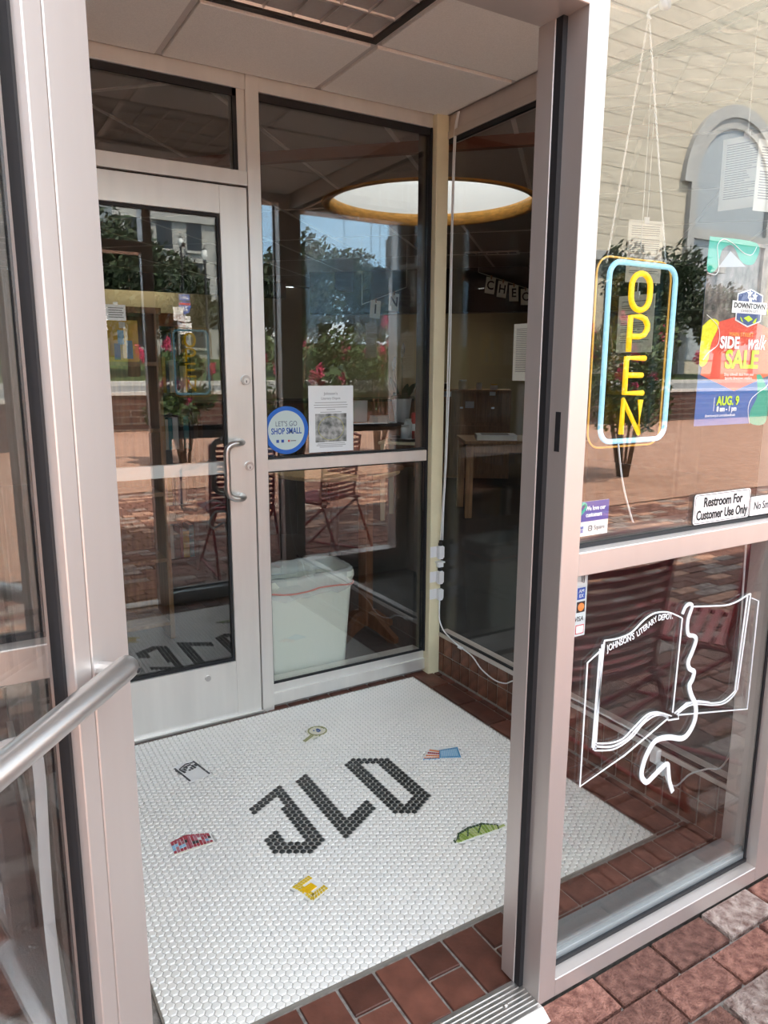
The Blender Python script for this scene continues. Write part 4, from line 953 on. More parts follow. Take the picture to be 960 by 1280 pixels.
fpole = empty('flagpole', (11.6, -19.5+5.9, -.0), 0, 'white flagpole with a hanging striped flag by the plaza wall', 'flagpole')
b = MB(); b.lathe([(.07, 0), (.05, 3), (.025, 5.3)], 10); b.lathe([(.001, 5.42), (.06, 5.36), (.001, 5.3)], 10); b.build('pole', WHITE, fpole, True)
b = MB()
for k in range(7):
    z1 = 5.1-.08*k; 
    for s in range(5): b.quad((.03+.08*s, .03*math.sin(s*1.5), z1-.08-.12*s), (.03+.08*(s+1), .03*math.sin((s+1)*1.5), z1-.08-.12*(s+1)), (.03+.08*(s+1), .03*math.sin((s+1)*1.5), z1-.12*(s+1)), (.03+.08*s, .03*math.sin(s*1.5), z1-.12*s), (2 if (k < 4 and s < 2) else k % 2))
b.build('flag', [mat('flag_red', (.5, .03, .05), .8), mat('flag_white', (.8, .8, .8), .8), mat('flag_blue', (.03, .05, .2), .8)], fpole)
# ---- buildings across the road
gb = empty('building', (13.0, -42, 1.5), 0, 'grey stone building with tall windows and a balcony rail', 'building')
bx('walls', -3.4, 3.9, -4, 0, 0, 13, STONEG, gb); bx('cornice', -3.6, 4.1, -4.2, .2, 8.6, 9.1, STONEG, gb); bx('cornice', -3.7, 4.3, -4.2, .35, 10.6, 11.0, STONEG, gb)
for x in (-2.4, -.6, 1.2, 3.0):
    for z in (1.2, 4.6, 7.0):
        o = bx('window', x-.45, x+.45, -.02, .05, z, z+1.7, WINDK, gb); bx('surround', x-.58, x+.58, 0, .12, z+1.7, z+1.95, STONEG, o); bx('ledge', x-.58, x+.58, 0, .15, z-.15, z, STONEG, o)
bx('balcony', -3.2, 3.7, 0, .9, 4.0, 4.2, CONC, gb)
for k in range(5): bx('rail', -3.2, 3.7, .84, .88, 4.3+.17*k, 4.33+.17*k, STEEL, gb)
for k in range(8): bx('rail_post', -3.2+.98*k, -3.15+.98*k, .84, .88, 4.2, 5.05, STEEL, gb)
sb = empty('building', (42, -30, 1.1), 0, 'pale stone hall with a large arched entrance across the road', 'building')
bx('walls', -11, 22, -6, 0, 0, 26, STONEB, sb)
for k in range(17): bx('stone_course', -11, 22, 0, .02, 7.0+.9*k, 7.85+.9*k, STONEB, sb)
AX = 2.0
b = MB(); n = 24
for k in range(n):
    a0, a1 = math.pi*k/n, math.pi*(k+1)/n
    for (r0, r1, y1) in ((4.2, 4.9, .35), (3.6, 4.2, .2)):
        P = lambda r_, a_, y_: (AX+r_*math.cos(a_), y_, 11.4+r_*math.sin(a_))
        b.quad(P(r0, a0, y1), P(r1, a0, y1), P(r1, a1, y1), P(r0, a1, y1)); b.quad(P(r0, a0, 0), P(r0, a0, y1), P(r0, a1, y1), P(r0, a1, 0)); b.quad(P(r1, a0, y1), P(r1, a0, 0), P(r1, a1, 0), P(r1, a1, y1))
b.build('arch_ring', STONEG, sb)
b = MB(); b.poly([(AX+3.6*math.cos(math.pi*k/n), .06, 11.4+3.6*math.sin(math.pi*k/n)) for k in range(n+1)]); b.quad((AX-3.6, .06, 1), (AX+3.6, .06, 1), (AX+3.6, .06, 11.4), (AX-3.6, .06, 11.4)); b.build('arch_infill', mat('blue_grey_infill', (.36, .4, .43), .5), sb)
for x in (AX-3.9, AX+3.9): bx('arch_jamb', x-.3, x+.3, 0, .3, 0, 11.4, STONEG, sb)
bx('lintel', AX-3.6, AX+3.6, 0, .3, 8.3, 8.9, STONEG, sb)
bx('cornice', -11.2, 1.4, 0, .5, 6.4, 6.9, STONEG, sb)
for x in (-8, -6, -4.2): bx('window', x-.7, x+.7, .02, .1, 1.4, 5.2, WINDK, sb)
fbk = empty('building', (3.4, -45, 1.8), 0, 'low brick building behind the trees', 'building'); bx('walls', -9, 5.4, -5, 0, 0, 6.5, BW, fbk); bx('roof', -9.3, 5.6, -5.3, .3, 6.5, 6.9, CONC, fbk)
for x in (-7, -4, -1, 2): bx('window', x-.5, x+.5, -.02, .06, 1.5, 3.4, WINDK, fbk)
# ---- red slatted folding chairs
def chair(name, x, y, rz, label):
    r = empty(name, (x, y, -.004), rz, label, 'chair'); w = .235
    # facing -y: back at y = 0
    for s in (-1, 1):
        b = MB(); b.tube([(s*w, .17, .0), (s*w, .03, .36), (s*w, -.02, .48), (s*w, .04, .94)], .011, 8); b.build('back_leg', REDM, r, True)
        b = MB(); b.tube([(s*(w-.025), -.46, .0), (s*(w-.025), -.2, .25), (s*(w-.025), .05, .46)], .011, 8); b.build('front_leg', REDM, r, True)
        b = MB(); b.tube([(s*(w-.012), -.42, .452), (s*(w-.012), .02, .44)], .01, 8); b.build('seat_rail', REDM, r, True)
        b = MB(); b.tube([(s*w, .17, .014), (s*(w-.025), -.46, .014)], .009, 8); b.build('floor_rail', REDM, r, True)
    for k in range(13):
        z = .47+.037*k; yy = -.02+.06*(z-.48)/.46
        b = MB()
        P = [Vector((w*(q/6-1), yy+.03*(1-((q-6)/6)**2), z)) for q in range(13)]
        for q in range(12):
            c_ = (P[q]+P[q+1])/2; dd = (P[q+1]-P[q]); L_ = dd.length; dd.normalize(); b.obox(tuple(c_), dd, dd.cross(Vector((0, 0, 1))), (0, 0, 1), L_/2+.001, .002, .0115)
        b.build('back_slat', REDM, r)
    for k in range(9):
        yy = -.40+.05*k; bx('seat_slat', -w+.01, w-.01, yy-.016, yy+.016, .455, .461, REDM, r)
    b = MB(); b.tube([(-w, .04, .94), (-w*.5, .06, .965), (w*.5, .06, .965), (w, .04, .94)], .011, 8); b.build('top_rail', REDM, r, True)
    return r
chair('folding_chair', 1.80, -.43, R(3), 'red slatted folding chair turned away from the painted window')
chair('folding_chair', 2.62, -.50, R(-28), 'red slatted folding chair angled beside the corner of the shop')

# ================================================================== THINGS ON THE GLASS AND IN THE VESTIBULE
YEL = mat('neon_yellow', (.9, .6, .02), .4, emit=(1, .58, .0), estr=.75)
BLU = mat('neon_blue', (.4, .75, .9), .4, emit=(.28, .66, .9), estr=.55)
# ---- neon OPEN sign
sg = empty('open_sign', (1.32, .065, 1.30), 0, 'lit yellow and blue neon OPEN sign hanging in the front window', 'sign')
def sp(x, z, y=0.): return (x-1.32, y, z-1.30)
def rrect(x0, x1, z0, z1, r, n=6):
    P = []
    for cx_, cz_, a0 in ((x1-r, z1-r, 0), (x0+r, z1-r, 90), (x0+r, z0+r, 180), (x1-r, z0+r, 270)):
        for k in range(n+1): a = R(a0+90*k/n); P.append((cx_+r*math.cos(a), cz_+r*math.sin(a)))
    return P
b = MB(); b.tube([sp(x, z) for x, z in rrect(1.222, 1.431, 1.303, 1.681, .03)], .0058, 10, closed=True); b.build('border_tube', BLU, sg, True)
ACR = glass('clear_acrylic', (.97, .97, .95), 1.3)
b = MB(); rr = rrect(1.208, 1.443, 1.288, 1.694, .036)
b.poly([sp(x, z, .020) for x, z in rr]); b.poly([sp(x, z, .025) for x, z in reversed(rr)]); b.build('backing_plate', ACR, sg)
b = MB(); b.tube([sp(x, z, .0225) for x, z in rr], .0022, 6, closed=True); b.build('plate_edge', mat('amber_edge_glow', (.75, .42, .08), .4, emit=(1, .45, .03), estr=.25), sg, True)  # glow of the clear plate's edge put in as weak amber emission
def letter(name, strokes, closed=False):
    b = MB()
    for st_ in strokes: b.tube([sp(x, z) for x, z in st_], .0062, 10, closed=closed)
    b.build(name, YEL, sg, True)
letter('letter_tube', [rrect(1.291, 1.350, 1.586, 1.662, .0285)], True)
letter('letter_tube', [[(1.294, 1.497), (1.294, 1.572), (1.325, 1.572), (1.34, 1.568), (1.349, 1.556), (1.349, 1.546), (1.34, 1.534), (1.325, 1.530), (1.294, 1.530)]])
letter('letter_tube', [[(1.348, 1.484), (1.290, 1.484), (1.290, 1.408), (1.348, 1.408)], [(1.290, 1.447), (1.342, 1.447)]])
letter('letter_tube', [[(1.288, 1.318), (1.288, 1.393), (1.344, 1.319), (1.344, 1.393)]])
for x in (1.235, 1.424):
    b = MB(); p0 = Vector(sp(x, 1.68, .022)); p1 = Vector(sp(1.312, 2.17, .02)); n = 70
    for k in range(n):
        a_ = p0.lerp(p1, k/n); c_ = p0.lerp(p1, (k+1.25)/n); mid = (a_+c_)/2; d_ = (c_-a_); s_ = d_.cross(Vector((0, 1, 0))).normalized()*.0022 if k % 2 else Vector((0, .0022, 0))
        b.tube([a_, mid+s_, c_, mid-s_], .0008, 4, closed=True)
    b.build('chain', STEEL, sg)
b = MB(); b.tube([sp(1.312, 2.175, -.0225), sp(1.312, 2.175, -.012), sp(1.312, 2.175, -.006)], [.014, .011, .005], 16); b.tube([sp(1.312, 2.178, -.006), sp(1.312, 2.178, .02), sp(1.312, 2.168, .024), sp(1.312, 2.16, .016)], .0025, 8); b.build('suction_hook', mat('clear_hook', (.7, .7, .7), .2), sg, True)
b = MB(); b.tube(bez([sp(1.28, 1.303), sp(1.302, 1.214), sp(1.334, 1.138), sp(1.356, 1.1), sp(1.373, 1.091, .0), sp(1.46, 1.088), sp(1.60, 1.09), sp(1.75, 1.093), sp(1.862, 1.095, .02)], 6), .0022, 6); b.build('power_cord', WHITE, sg, True)
# ---- sale poster
PX0, PX1, PZ0, PZ1, PY = 1.508, 1.787, 1.329, 1.752, .0445
po = empty('poster', (PX0, PY, PZ0), 0, 'blue and red sidewalk sale poster taped inside the front window', 'poster')
PW_, PH_ = PX1-PX0, PZ1-PZ0
NAVY = mat('poster_navy', (.05, .085, .22), .6); BLUEP = mat('poster_blue', (.03, .14, .42), .6); REDP = mat('poster_red', (.75, .1, .06), .6); LIME = mat('poster_lime', (.5, .72, .02), .6); YELP = mat('poster_yellow', (.78, .75, .03), .6); TEAL = mat('poster_teal', (.0, .38, .27), .6); ORP = mat('poster_orange', (.85, .45, .1), .6)
def pp_(u, v, l): return (u*PW_, -.0004*l-.0003, (1-v)*PH_)
CROWD = mat('poster_crowd_photo', (.03, .028, .026), .7, col2=(.26, .22, .2), vscale=45, stretch=(1, 1, .6))
bx('sheet', 0, PW_, -.0003, .0003, 0, PH_, NAVY, po)
def pshape(name, uv, l, mt):
    b = MB(); b.poly([pp_(u, v, l) for u, v in uv]); b.poly([pp_(u, v, l-.4) for u, v in reversed(uv)]); return b.build(name, mt, po)
pshape('photo_area', [(0, .0), (0, .46), (1, .46), (1, 0)], 1, CROWD)
pshape('blue_area', [(0, .75), (0, 1), (1, 1), (1, .75)], 1, BLUEP)
pshape('red_hexagon', [(.09, .45), (.03, .72), (.5, .81), (1.0, .72), (1.0, .47), (.51, .39)][::1], 2, REDP)
blob = lambda pts: [tuple(p[:2]) for p in bez([(u, v, 0) for u, v in pts]+[(pts[0][0], pts[0][1], 0)], 5)][:-1]
pshape('teal_swoosh', blob([(.0, .0), (.0, .17), (.12, .16), (.17, .06), (.3, .03), (.42, .1), (.52, .12), (.62, .1), (.62, .0)]), 2, TEAL)
pshape('tent', [(.14, .15), (.28, .06), (.5, .13)], 1.6, mat('poster_tent', (.4, .42, .46), .7))
pshape('yellow_blob', blob([(.0, .46), (.0, .66), (.1, .65), (.13, .55), (.2, .47), (.2, .43), (.1, .42)]), 3, YELP)
pshape('lime_blob', blob([(.85, .35), (.9, .4), (1.0, .43), (1.0, .33), (.93, .345)]), 3, LIME)
pshape('teal_blob', blob([(.8, .72), (.86, .72), (.95, .78), (1.0, .84), (1.0, 1.0), (.78, 1.0), (.76, .93), (.84, .84)]), 3, TEAL)
def pline(pts, w=.0016): 
    b = MB(); b.tube([Vector(pp_(u, v, 5)) for u, v in [tuple(q[:2]) for q in bez([(u, v, 0) for u, v in pts], 6)]], w/2, 5); b.build('white_line', PAPER, po)
pline([(.0, .185), (.1, .19), (.14, .16), (.12, .1), (.1, .04), (.17, .005), (.3, .02), (.45, .06), (.56, .065), (.62, .02)]); pline([(.04, .4), (.2, .46), (.22, .55), (.1, .6), (.04, .64)]); pline([(1, .7), (.97, .78), (.85, .82), (.75, .86), (.72, .92), (.76, 1.0)])
pshape('badge', [(.42, .275), (.6, .245), (.78, .275), (.78, .42), (.6, .455), (.42, .42)], 4, PAPER); pshape('badge', [(.435, .28), (.6, .252), (.765, .28), (.765, .415), (.6, .447), (.435, .415)], 5, NAVY)
pshape('badge_plate', [(.36, .315), (.36, .38), (.84, .38), (.84, .315)], 6, PAPER)
def star(u, v, s): return [(u+s*(1 if k % 2 == 0 else .42)*math.sin(math.pi*k/5), v-s*.66*(1 if k % 2 == 0 else .42)*math.cos(math.pi*k/5)) for k in range(10)]
for u, v in ((.585, .272), (.66, .285), (.6, .302)): pshape('badge_star', star(u, v, .042), 6, PAPER)
pshape('badge_leaf', [(.53, .405), (.6, .39), (.66, .41), (.6, .425)], 6, LIME); pshape('badge_leaf', [(.48, .40), (.5, .42), (.53, .43), (.5, .405)], 6, LIME); pshape('badge_leaf', [(.72, .4), (.7, .43), (.66, .43), (.69, .41)], 6, LIME)
def pt(txt, size, mt, u, v, l=7, **k): 
    return text('lettering', txt, size, mt, po, pp_(u, v, l), extrude=.0001, **k)
pt('DOWNTOWN', .0165, INK, .6, .340, sx=1.12, bold=.0005); pt('JOHNSON CITY', .0095, INKG, .6, .367, sx=1.0)
pt('MAIN STREET', .0135, ORP, .52, .497, sx=1.15); pt('SIDE', .037, PAPER, .37, .545, sx=1.0, bold=.0014); pt('walk', .05, PAPER, .74, .54, sx=.78, bold=.0006, shear=.25)
pt('SALE', .058, LIME, .56, .638, sx=1.06, bold=.002); pt('Shop sidewalk deals from your', .0098, PAPER, .54, .717, sx=.95); pt('favorite downtown retailers.', .0098, PAPER, .54, .738, sx=.95)
pt('AUG. 9', .029, LIME, .42, .866, sx=.95, bold=.001); pt('8 am - 1 pm', .0165, PAPER, .41, .91, sx=.95, bold=.0006); pt('downtownjctn.com/sidewalksale', .0098, PAPER, .33, .945, sx=.9)
bx('divider', .24*PW_, .245*PW_, -.0012, -.0008, .08*PH_, .155*PH_, PAPER, po)
# ---- restroom sign and neighbours on the glass
def rplate(name, label, x0, x1, z0, z1, mt, y=.0345, r=.008, cat='sign', border=True):
    e = empty(name, (x0, y, z0), 0, label, cat); b = MB(); P = rrect(0, x1-x0, 0, z1-z0, r, 4); n = len(P)
    b.poly([(x, -.001, z) for x, z in P]); b.poly([(x, .001, z) for x, z in reversed(P)])
    for k in range(n): j = (k+1) % n; b.quad((P[k][0], .001, P[k][1]), (P[j][0], .001, P[j][1]), (P[j][0], -.001, P[j][1]), (P[k][0], -.001, P[k][1]))
    b.build('plate', mt, e)
    if border: b = MB(); b.tube([(x, -.0011, z) for x, z in rrect(.003, x1-x0-.003, .003, z1-z0-.003, r, 4)], .0007, 4, closed=True); b.build('border', INK, e)
    return e
SIGNW = mat('sign_cream_white', (.85, .8, .78), .4)
e = rplate('notice_sign', 'white restroom notice sign on the front window rail', 1.522, 1.741, 1.092, 1.166, SIGNW)
text('lettering', 'Restroom For', .033, INK, e, (.1095, -.0015, .052), sx=.8, bold=.0008); text('lettering', 'Customer Use Only', .033, INK, e, (.1095, -.0015, .021), sx=.74, bold=.0008)
e = rplate('notice_sign', 'plain white no smoking sign beside the restroom sign', 1.746, 1.886, 1.093, 1.142, SIGNW, r=.003, border=False)
text('lettering', 'No Smoking', .03, INK, e, (.07, -.0015, .024), sx=.75)
e = rplate('sticker', 'navy and white customer thank you sticker inside the front window', 1.116, 1.239, 1.104, 1.180, mat('sticker_white', (.72, .78, .8), .5), y=.0437, r=.001, cat='sticker', border=False)
bx('navy_panel', .0, .123, -.0013, -.001, .032, .076, mat('sticker_navy', (.04, .05, .3), .5), e)
text('lettering', 'We love our', .0135, PAPER, e, (.082, -.0016, .06), sx=.85, bold=.0003); text('lettering', 'customers', .0135, PAPER, e, (.078, -.0016, .046), sx=.85, bold=.0003); text('lettering', 'Square', .014, INKG, e, (.097, -.0013, .016), sx=.85)
text('lettering', 'AMERICAN', .0085, SB, e, (.03, -.0013, .019), sx=.85, bold=.0003); text('lettering', 'EXPRESS', .0085, SB, e, (.034, -.0013, .011), sx=.85, bold=.0003)
b = MB(); b.tube([(x, -.0016, z) for x, z in bez([(.02, 0, .034), (.035, 0, .048), (.05, 0, .062), (.05, 0, .07), (.042, 0, .072), (.032, 0, .062), (.028, 0, .05)], 4) and [(p.x, p.z) for p in bez([(.02, 0, .034), (.035, 0, .048), (.05, 0, .062), (.05, 0, .07), (.042, 0, .072), (.032, 0, .062), (.028, 0, .05)], 4)]], .0035, 6); b.build('ribbon', TEAL, e)
b = MB(); b.tube([(x, -.0013, z) for x, z in rrect(.064, .074, .011, .021, .002, 3)], .0009, 4, closed=True); b.build('logo_square', INK, e); bx('logo_core', .0675, .0705, -.0014, -.0011, .0145, .0175, INK, e)
e = rplate('sticker', 'white payment card sticker strip below the front window rail', 1.116, 1.187, .876, 1.03, mat('sticker_white', (.72, .78, .8), .5), y=.0437, r=.001, cat='sticker', border=False)
for k in range(3): b = MB(); b.tube([(.05+.004*k+.003*math.cos(a), -.0013, .132+(.008+.002*k)*math.sin(a)) for a in (-1, -.5, 0, .5, 1)], .0011, 4); b.build('contactless_wave', INK, e)
bx('blue_card', .042, .066, -.0013, -.001, .085, .112, SB, e); text('lettering', 'AM', .011, PAPER, e, (.054, -.0016, .104)); text('lettering', 'EX', .011, PAPER, e, (.054, -.0016, .093))
bx('dark_card', .042, .067, -.0013, -.001, .055, .08, INK, e); b = MB(); b.poly([(.055+.0095*math.cos(R(20*k)), -.0016, .0675+.0095*math.sin(R(20*k))) for k in range(18)]); b.build('orange_disc', mat('card_orange', (.85, .25, .05), .5), e)
text('lettering', 'VISA', .016, INK, e, (.05, -.0013, .04), sx=.85, shear=.2); bx('red_card', .042, .067, -.0013, -.001, .005, .026, SR, e); bx('red_card_face', .044, .065, -.0016, -.0013, .007, .024, PAPER, e)
# ---- painted book on the lower front pane
PAINT = mat('white_paint_pen', (.85, .87, .88), .6, emit=None)
dw = empty('window_drawing', (1.19, .0335, .38), 0, 'white painted open book with ribbon on the lower front pane', 'drawing')
BOOK = [[(1.23, 0.831), (1.192, 0.811), (1.192, 0.505), (1.339, 0.543), (1.491, 0.601)], [(1.242, 0.852), (1.229, 0.588)], [(1.236, 0.846), (1.236, 0.589)], [(1.23, 0.837), (1.225, 0.595)],
 [(1.242, 0.854), (1.288, 0.851), (1.331, 0.857), (1.373, 0.881), (1.41, 0.891), (1.457, 0.885), (1.495, 0.869), (1.512, 0.86)], [(1.512, 0.86), (1.506, 0.612)],
 [(1.23, 0.604), (1.283, 0.59), (1.327, 0.589), (1.363, 0.608), (1.407, 0.63), (1.439, 0.63), (1.472, 0.618), (1.502, 0.604)], [(1.232, 0.596), (1.291, 0.579), (1.343, 0.585), (1.379, 0.606), (1.416, 0.625), (1.447, 0.624), (1.49, 0.606)],
 [(1.233, 0.585), (1.299, 0.57), (1.358, 0.583), (1.394, 0.608), (1.432, 0.62), (1.464, 0.616), (1.491, 0.601)], [(1.485, 0.611), (1.491, 0.595), (1.532, 0.589), (1.527, 0.604)],
 [(1.554, 0.883), (1.623, 0.873), (1.686, 0.865), (1.731, 0.868), (1.771, 0.878), (1.785, 0.88)], [(1.785, 0.88), (1.769, 0.612)], [(1.772, 0.878), (1.759, 0.615)], [(1.792, 0.867), (1.824, 0.854), (1.825, 0.543), (1.528, 0.6)],
 [(1.527, 0.608), (1.563, 0.621), (1.607, 0.616), (1.662, 0.6), (1.708, 0.593), (1.744, 0.603), (1.763, 0.614)], [(1.523, 0.603), (1.564, 0.615), (1.608, 0.61), (1.663, 0.594), (1.714, 0.586), (1.75, 0.596), (1.767, 0.611)], [(1.514, 0.608), (1.558, 0.625), (1.606, 0.62), (1.652, 0.605)]]
RIB = [(1.511, 0.871), (1.521, 0.888), (1.536, 0.893), (1.546, 0.884), (1.535, 0.855), (1.535, 0.827), (1.543, 0.811), (1.565, 0.804), (1.573, 0.79), (1.563, 0.764), (1.55, 0.738), (1.557, 0.719), (1.576, 0.707), (1.573, 0.687), (1.563, 0.671), (1.573, 0.645), (1.595, 0.61), (1.599, 0.573), (1.582, 0.541), (1.553, 0.529), (1.497, 0.547), (1.448, 0.55), (1.419, 0.52), (1.407, 0.489), (1.407, 0.465), (1.427, 0.444), (1.45, 0.452), (1.481, 0.467), (1.502, 0.472), (1.508, 0.453), (1.516, 0.42), (1.533, 0.384)]
def ribbon(b, pts, w, y0=0., th=.0012):
    P = [Vector((p[0], 0, p[1])) for p in pts]; n = len(P); ww = w if isinstance(w, list) else [w]*n; L_, R_ = [], []
    for i in range(n):
        t = P[min(i+1, n-1)]-P[max(i-1, 0)]; t.normalize(); s = Vector((-t.z, 0, t.x)); L_.append(P[i]+s*ww[i]/2); R_.append(P[i]-s*ww[i]/2)
    f = lambda v, y: (v.x, y, v.z)
    for i in range(n-1):
        b.quad(f(L_[i], -th), f(R_[i], -th), f(R_[i+1], -th), f(L_[i+1], -th)); b.quad(f(L_[i], th), f(L_[i+1], th), f(R_[i+1], th), f(R_[i], th))
        b.quad(f(L_[i], -th), f(L_[i+1], -th), f(L_[i+1], th), f(L_[i], th)); b.quad(f(R_[i], th), f(R_[i+1], th), f(R_[i+1], -th), f(R_[i], -th))
off = lambda pts: [(x-1.19, z-.38) for x, z in pts]
b = MB()
for k, st_ in enumerate(BOOK):
    q = off(st_); q2 = [(p.x, p.z) for p in bez([(x, 0, z) for x, z in q], 5)] if len(q) > 5 else q
    ribbon(b, q2, .0042 if k in (1, 2, 3, 11, 12, 7) else .0032)
b.build('book_lines', PAINT, dw)
b = MB(); q = [(p.x, p.z) for p in bez([(x, 0, z) for x, z in off(RIB)], 4)]; ribbon(b, q, [.0075+.006*min(1, i/60) if i < 110 else .012 for i in range(len(q))], th=.0016); b.build('ribbon_stroke', PAINT, dw)
wx = 1.25
for wtxt, (x0, z0), (x1, z1), sz in (("JOHNSON'S", (1.253, .832), (1.342, .846), .023), ('LITERARY', (1.35, .848), (1.418, .876), .021), ('DEPOT.', (1.422, .876), (1.476, .872), .021)):
    ang = math.atan2(z1-z0, x1-x0); L_ = math.hypot(x1-x0, z1-z0); me = text_mesh(wtxt, sz, .0003, 'LEFT', .0003); mxw = max(v.co.x for v in me.vertices)
    for v in me.vertices: v.co.x *= L_/mxw
    me.materials.clear(); me.materials.append(PAINT); o = bpy.data.objects.new('lettering', me); COL.objects.link(o); o.parent = dw; o.location = (x0-1.19, 0, z0-.38); o.rotation_euler = (R(90), -ang, 0)
LR = [(-0.02, .90), (0.0, .918), (0.024, 0.928), (0.035, 0.931), (0.05, 0.93), (0.063, 0.921), (0.070, 0.903), (0.071, 0.858), (0.07, 0.819), (0.067, 0.727), (0.066, 0.632), (0.067, 0.547), (0.07, 0.442), (0.073, 0.381), (.074, .3)]
dw2 = empty('window_drawing', (.0, .0335, .3), 0, 'thick white painted ribbon stroke on the sidelight behind the open door', 'drawing'); b = MB(); ribbon(b, [(p.x, p.z) for p in bez([(x, 0, z-.3) for x, z in LR], 5)], .016, th=.0016); b.build('ribbon_stroke', PAINT, dw2)
# ---- sidelight sticker and notice
ss = empty('sticker', (1.210, D+.0195, 1.208), 0, 'round blue shop small sticker on the inner sidelight', 'sticker')
def disc(name, r, y, mt, n=48): b = MB(); b.poly([(r*math.cos(2*math.pi*k/n), y, r*math.sin(2*math.pi*k/n)) for k in range(n)]); return b.build(name, mt, ss)
b = MB(); b.tube([(0, .0008, 0), (0, -.0004, 0)], .0985, 48); b.build('blue_ring', mat('sticker_blue', (.02, .15, .6), .5), ss); disc('pale_centre', .081, -.0006, mat('sticker_pale', (.6, .72, .7), .5))
text('lettering', "LET'S GO", .030, mat('sticker_slate', (.12, .16, .22), .5), ss, (0, -.0009, .026), extrude=.0001, sx=.8); text('lettering', 'SHOP SMALL', .035, SB, ss, (0, -.0009, -.004), extrude=.0001, sx=.68, bold=.0008)
for x in (-.04, -.018): bx('logo_square', x-.006, x+.006, -.0009, -.0006, -.05, -.038, SB, ss)
bx('logo_square', .006, .014, -.0009, -.0006, -.048, -.04, SR, ss); bx('logo_bar', .018, .042, -.0009, -.0006, -.046, -.042, INKG, ss)
nt_ = empty('paper_notice', (1.312, D+.0196, 1.109), 0, 'white parking notice sheet with aerial photo on the inner sidelight', 'notice')
bx('sheet', 0, .211, -.0003, .0006, 0, .279, PAPER, nt_)
AER = mat('aerial_photo', (.05, .06, .05), .7, col2=(.6, .6, .58), vscale=38)
bx('photo', .03, .178, -.0006, -.0003, .042, .162, AER, nt_)
b = MB(); b.tube([(.104+.06*math.cos(a), -.0008, .1+.05*math.sin(a)) for a in [R(12*k) for k in range(30)]], .0014, 4, closed=True); b.build('photo_outline', mat('photo_yellow', (.5, .48, .2), .7), nt_)
text('lettering', "Johnson's", .017, INKG, nt_, (.104, -.0005, .246), extrude=.0001); text('lettering', 'Literary Depot', .015, INKG, nt_, (.104, -.0005, .226), extrude=.0001)
b = MB()
for k, (w, z) in enumerate(((.15, .207), (.16, .197), (.155, .187), (.04, .178), (.1, .167), (.13, .034), (.14, .027), (.11, .02))): b.quad((.104-w/2, -.0005, z), (.104+w/2, -.0005, z), (.104+w/2, -.0005, z+.0028), (.104-w/2, -.0005, z+.0028))
b.build('print_lines', mat('print_grey', (.4, .4, .4), .8), nt_)
hn = empty('hanging_notice', (.565, D+.0295, 1.625), 0, 'small white notice with clip on the inner door pane', 'notice'); bx('sheet', -.034, .034, -.0005, .0005, 0, .055, PAPER, hn); bx('clip', -.008, .008, -.0012, .002, .052, .064, STEEL, hn)
for k in range(5): bx('print_line', -.026, .026-.004*(k % 2), -.001, -.0005, .01+.008*k, .013+.008*k, INKG, hn)
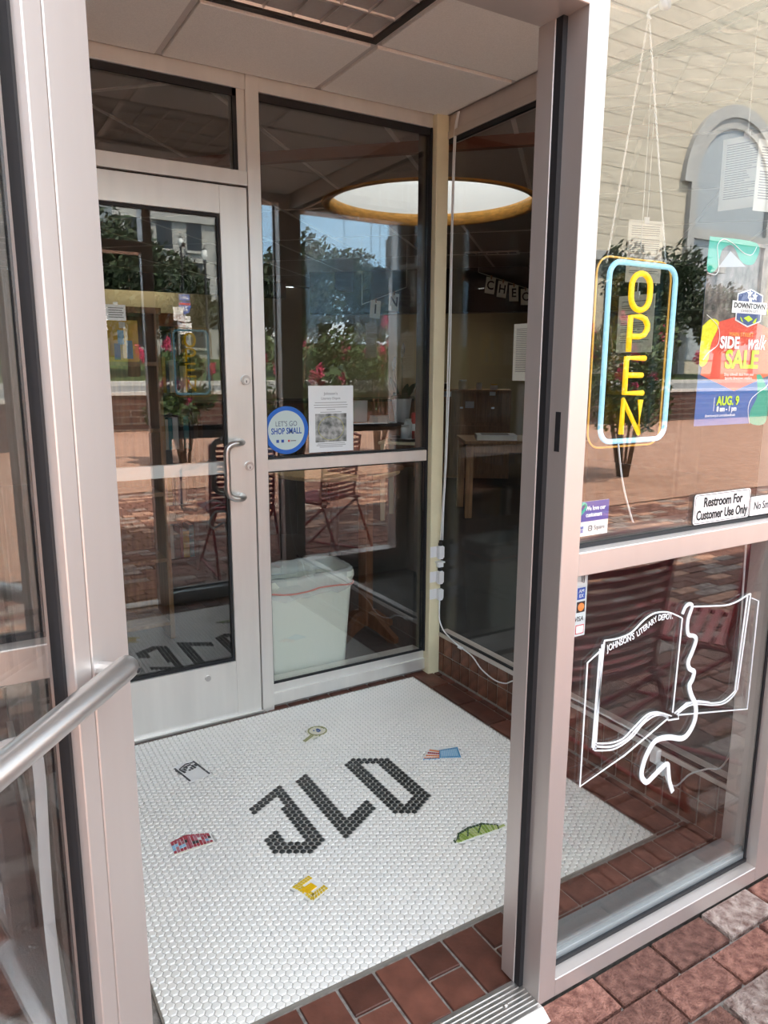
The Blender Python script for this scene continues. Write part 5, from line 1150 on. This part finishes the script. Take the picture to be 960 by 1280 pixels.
# ---- taped power adapters and cables on the cream post
TAPE = mat('white_tape', (.78, .78, .78), .35)
for k, (zc, h) in enumerate(((.612, .052), (.49, .052), (.405, .05))):
    if k < 2:
        pa = empty('power_adapter', (1.945, 1.697, zc), 0, ('upper' if k == 0 else 'lower')+' white power adapter taped to the cream post', 'power adapter')
        bx('body', -.004, .02, -.026, -.001, -.034, .03, WHITE, pa, .003); bx('plug_tip', .001, .014, -.02, -.006, .03, .044, BLACK, pa); bx('strain_relief', .002, .013, -.019, -.007, .044, .056, BLACK, pa, .002)
        if k == 0: b = MB(); b.obox((.008, -.012, -.05), (1, 0, 0), (0, 1, 0), (0, 0, 1), .02, .014, .003); b.obox((.008, -.012, -.062), (1, 0, 0), (0, 1, 0), (0, 0, 1), .013, .011, .011); b.build('outlet_shell', WHITE, pa)
        b = MB(); b.obox((-.0195, -.0006, 0), (1, 0, 0), (0, 1, 0), (0, 0, 1), .0205, .0007, h/2); b.obox((.009, -.0268, 0), (1, 0, 0), (0, 1, 0), (0, 0, 1), .0125, .0008, h/2); b.obox((-.0045, -.0135, 0), (1, 0, 0), (0, 1, 0), (0, 0, 1), .0006, .0135, h/2); b.build('tape', TAPE, pa)
    else:
        pa = empty('plug_block', (1.945, 1.697, zc), 0, 'white plug block at the bottom of the taped adapters', 'plug'); bx('body', -.002, .022, -.026, -.001, -.03, .026, WHITE, pa, .004); b = MB(); b.obox((-.0195, -.0006, 0), (1, 0, 0), (0, 1, 0), (0, 0, 1), .0205, .0007, h/2); b.obox((.009, -.0268, .002), (1, 0, 0), (0, 1, 0), (0, 0, 1), .0125, .0008, h/2-.004); b.build('tape', TAPE, pa)
ca = empty('power_cable', (1.958, 1.69, .4), 0, 'pair of white cables running down the cream post', 'cable')
def cab(name, pts, r, parent, o0): b = MB(); b.tube([p-Vector(o0) for p in bez(pts, 6)], r, 7); return b.build(name, WHITE, parent, True)
for dx, dy in ((0, 0), (.005, -.008)):
    cab('cable', [(1.962, 1.63+dy, 2.512), (1.962+dx*.5, 1.655+dy, 2.40), (1.962, 1.66+dy, 2.0), (1.96+dx, 1.662+dy, 1.5), (1.96, 1.668+dy, 1.05), (1.957, 1.676+dy, .85), (1.954+dx, 1.683+dy, .67)], .0032, ca, (1.958, 1.69, .4))
cl_ = empty('extension_cord', (1.958, 1.0, .2), 0, 'white cord drooping along the brown tile base to a plug', 'cord')
cab('cord', [(1.955, 1.684, .375), (1.956, 1.687, .30), (1.957, 1.68, .265), (1.957, 1.641, .227), (1.957, 1.537, .197), (1.957, 1.427, .181), (1.956, 1.356, .145), (1.956, 1.265, .128), (1.957, 1.191, .14), (1.957, 1.126, .176), (1.957, .97, .212), (1.957, .815, .228), (1.957, .61, .228), (1.957, .457, .222), (1.955, .421, .2)], .0032, cl_, (1.958, 1, .2))
o = bx('plug', -.02, .004, .395-1, .425-1, -.04, .01, WHITE, cl_, .003); o.location = (0, 0, 0); bx('plug_block', -.018, .004, .368-1, .398-1, -.07, -.03, WHITE, cl_, .003)
bx('inline_switch', -.008, .006, 1.50-1, 1.53-1, -.014, -.002, WHITE, cl_, .002)
cab('cord', [(1.952, .37, .14), (1.948, .35, .118), (1.945, .316, .125), (1.945, .273, .187), (1.945, .214, .236), (1.942, .17, .262), (1.935, .14, .33), (1.925, .132, .45), (1.915, .13, .65), (1.90, .128, .85), (1.888, .124, 1.02), (1.875, .1, 1.085)], .0028, cl_, (1.958, 1, .2))
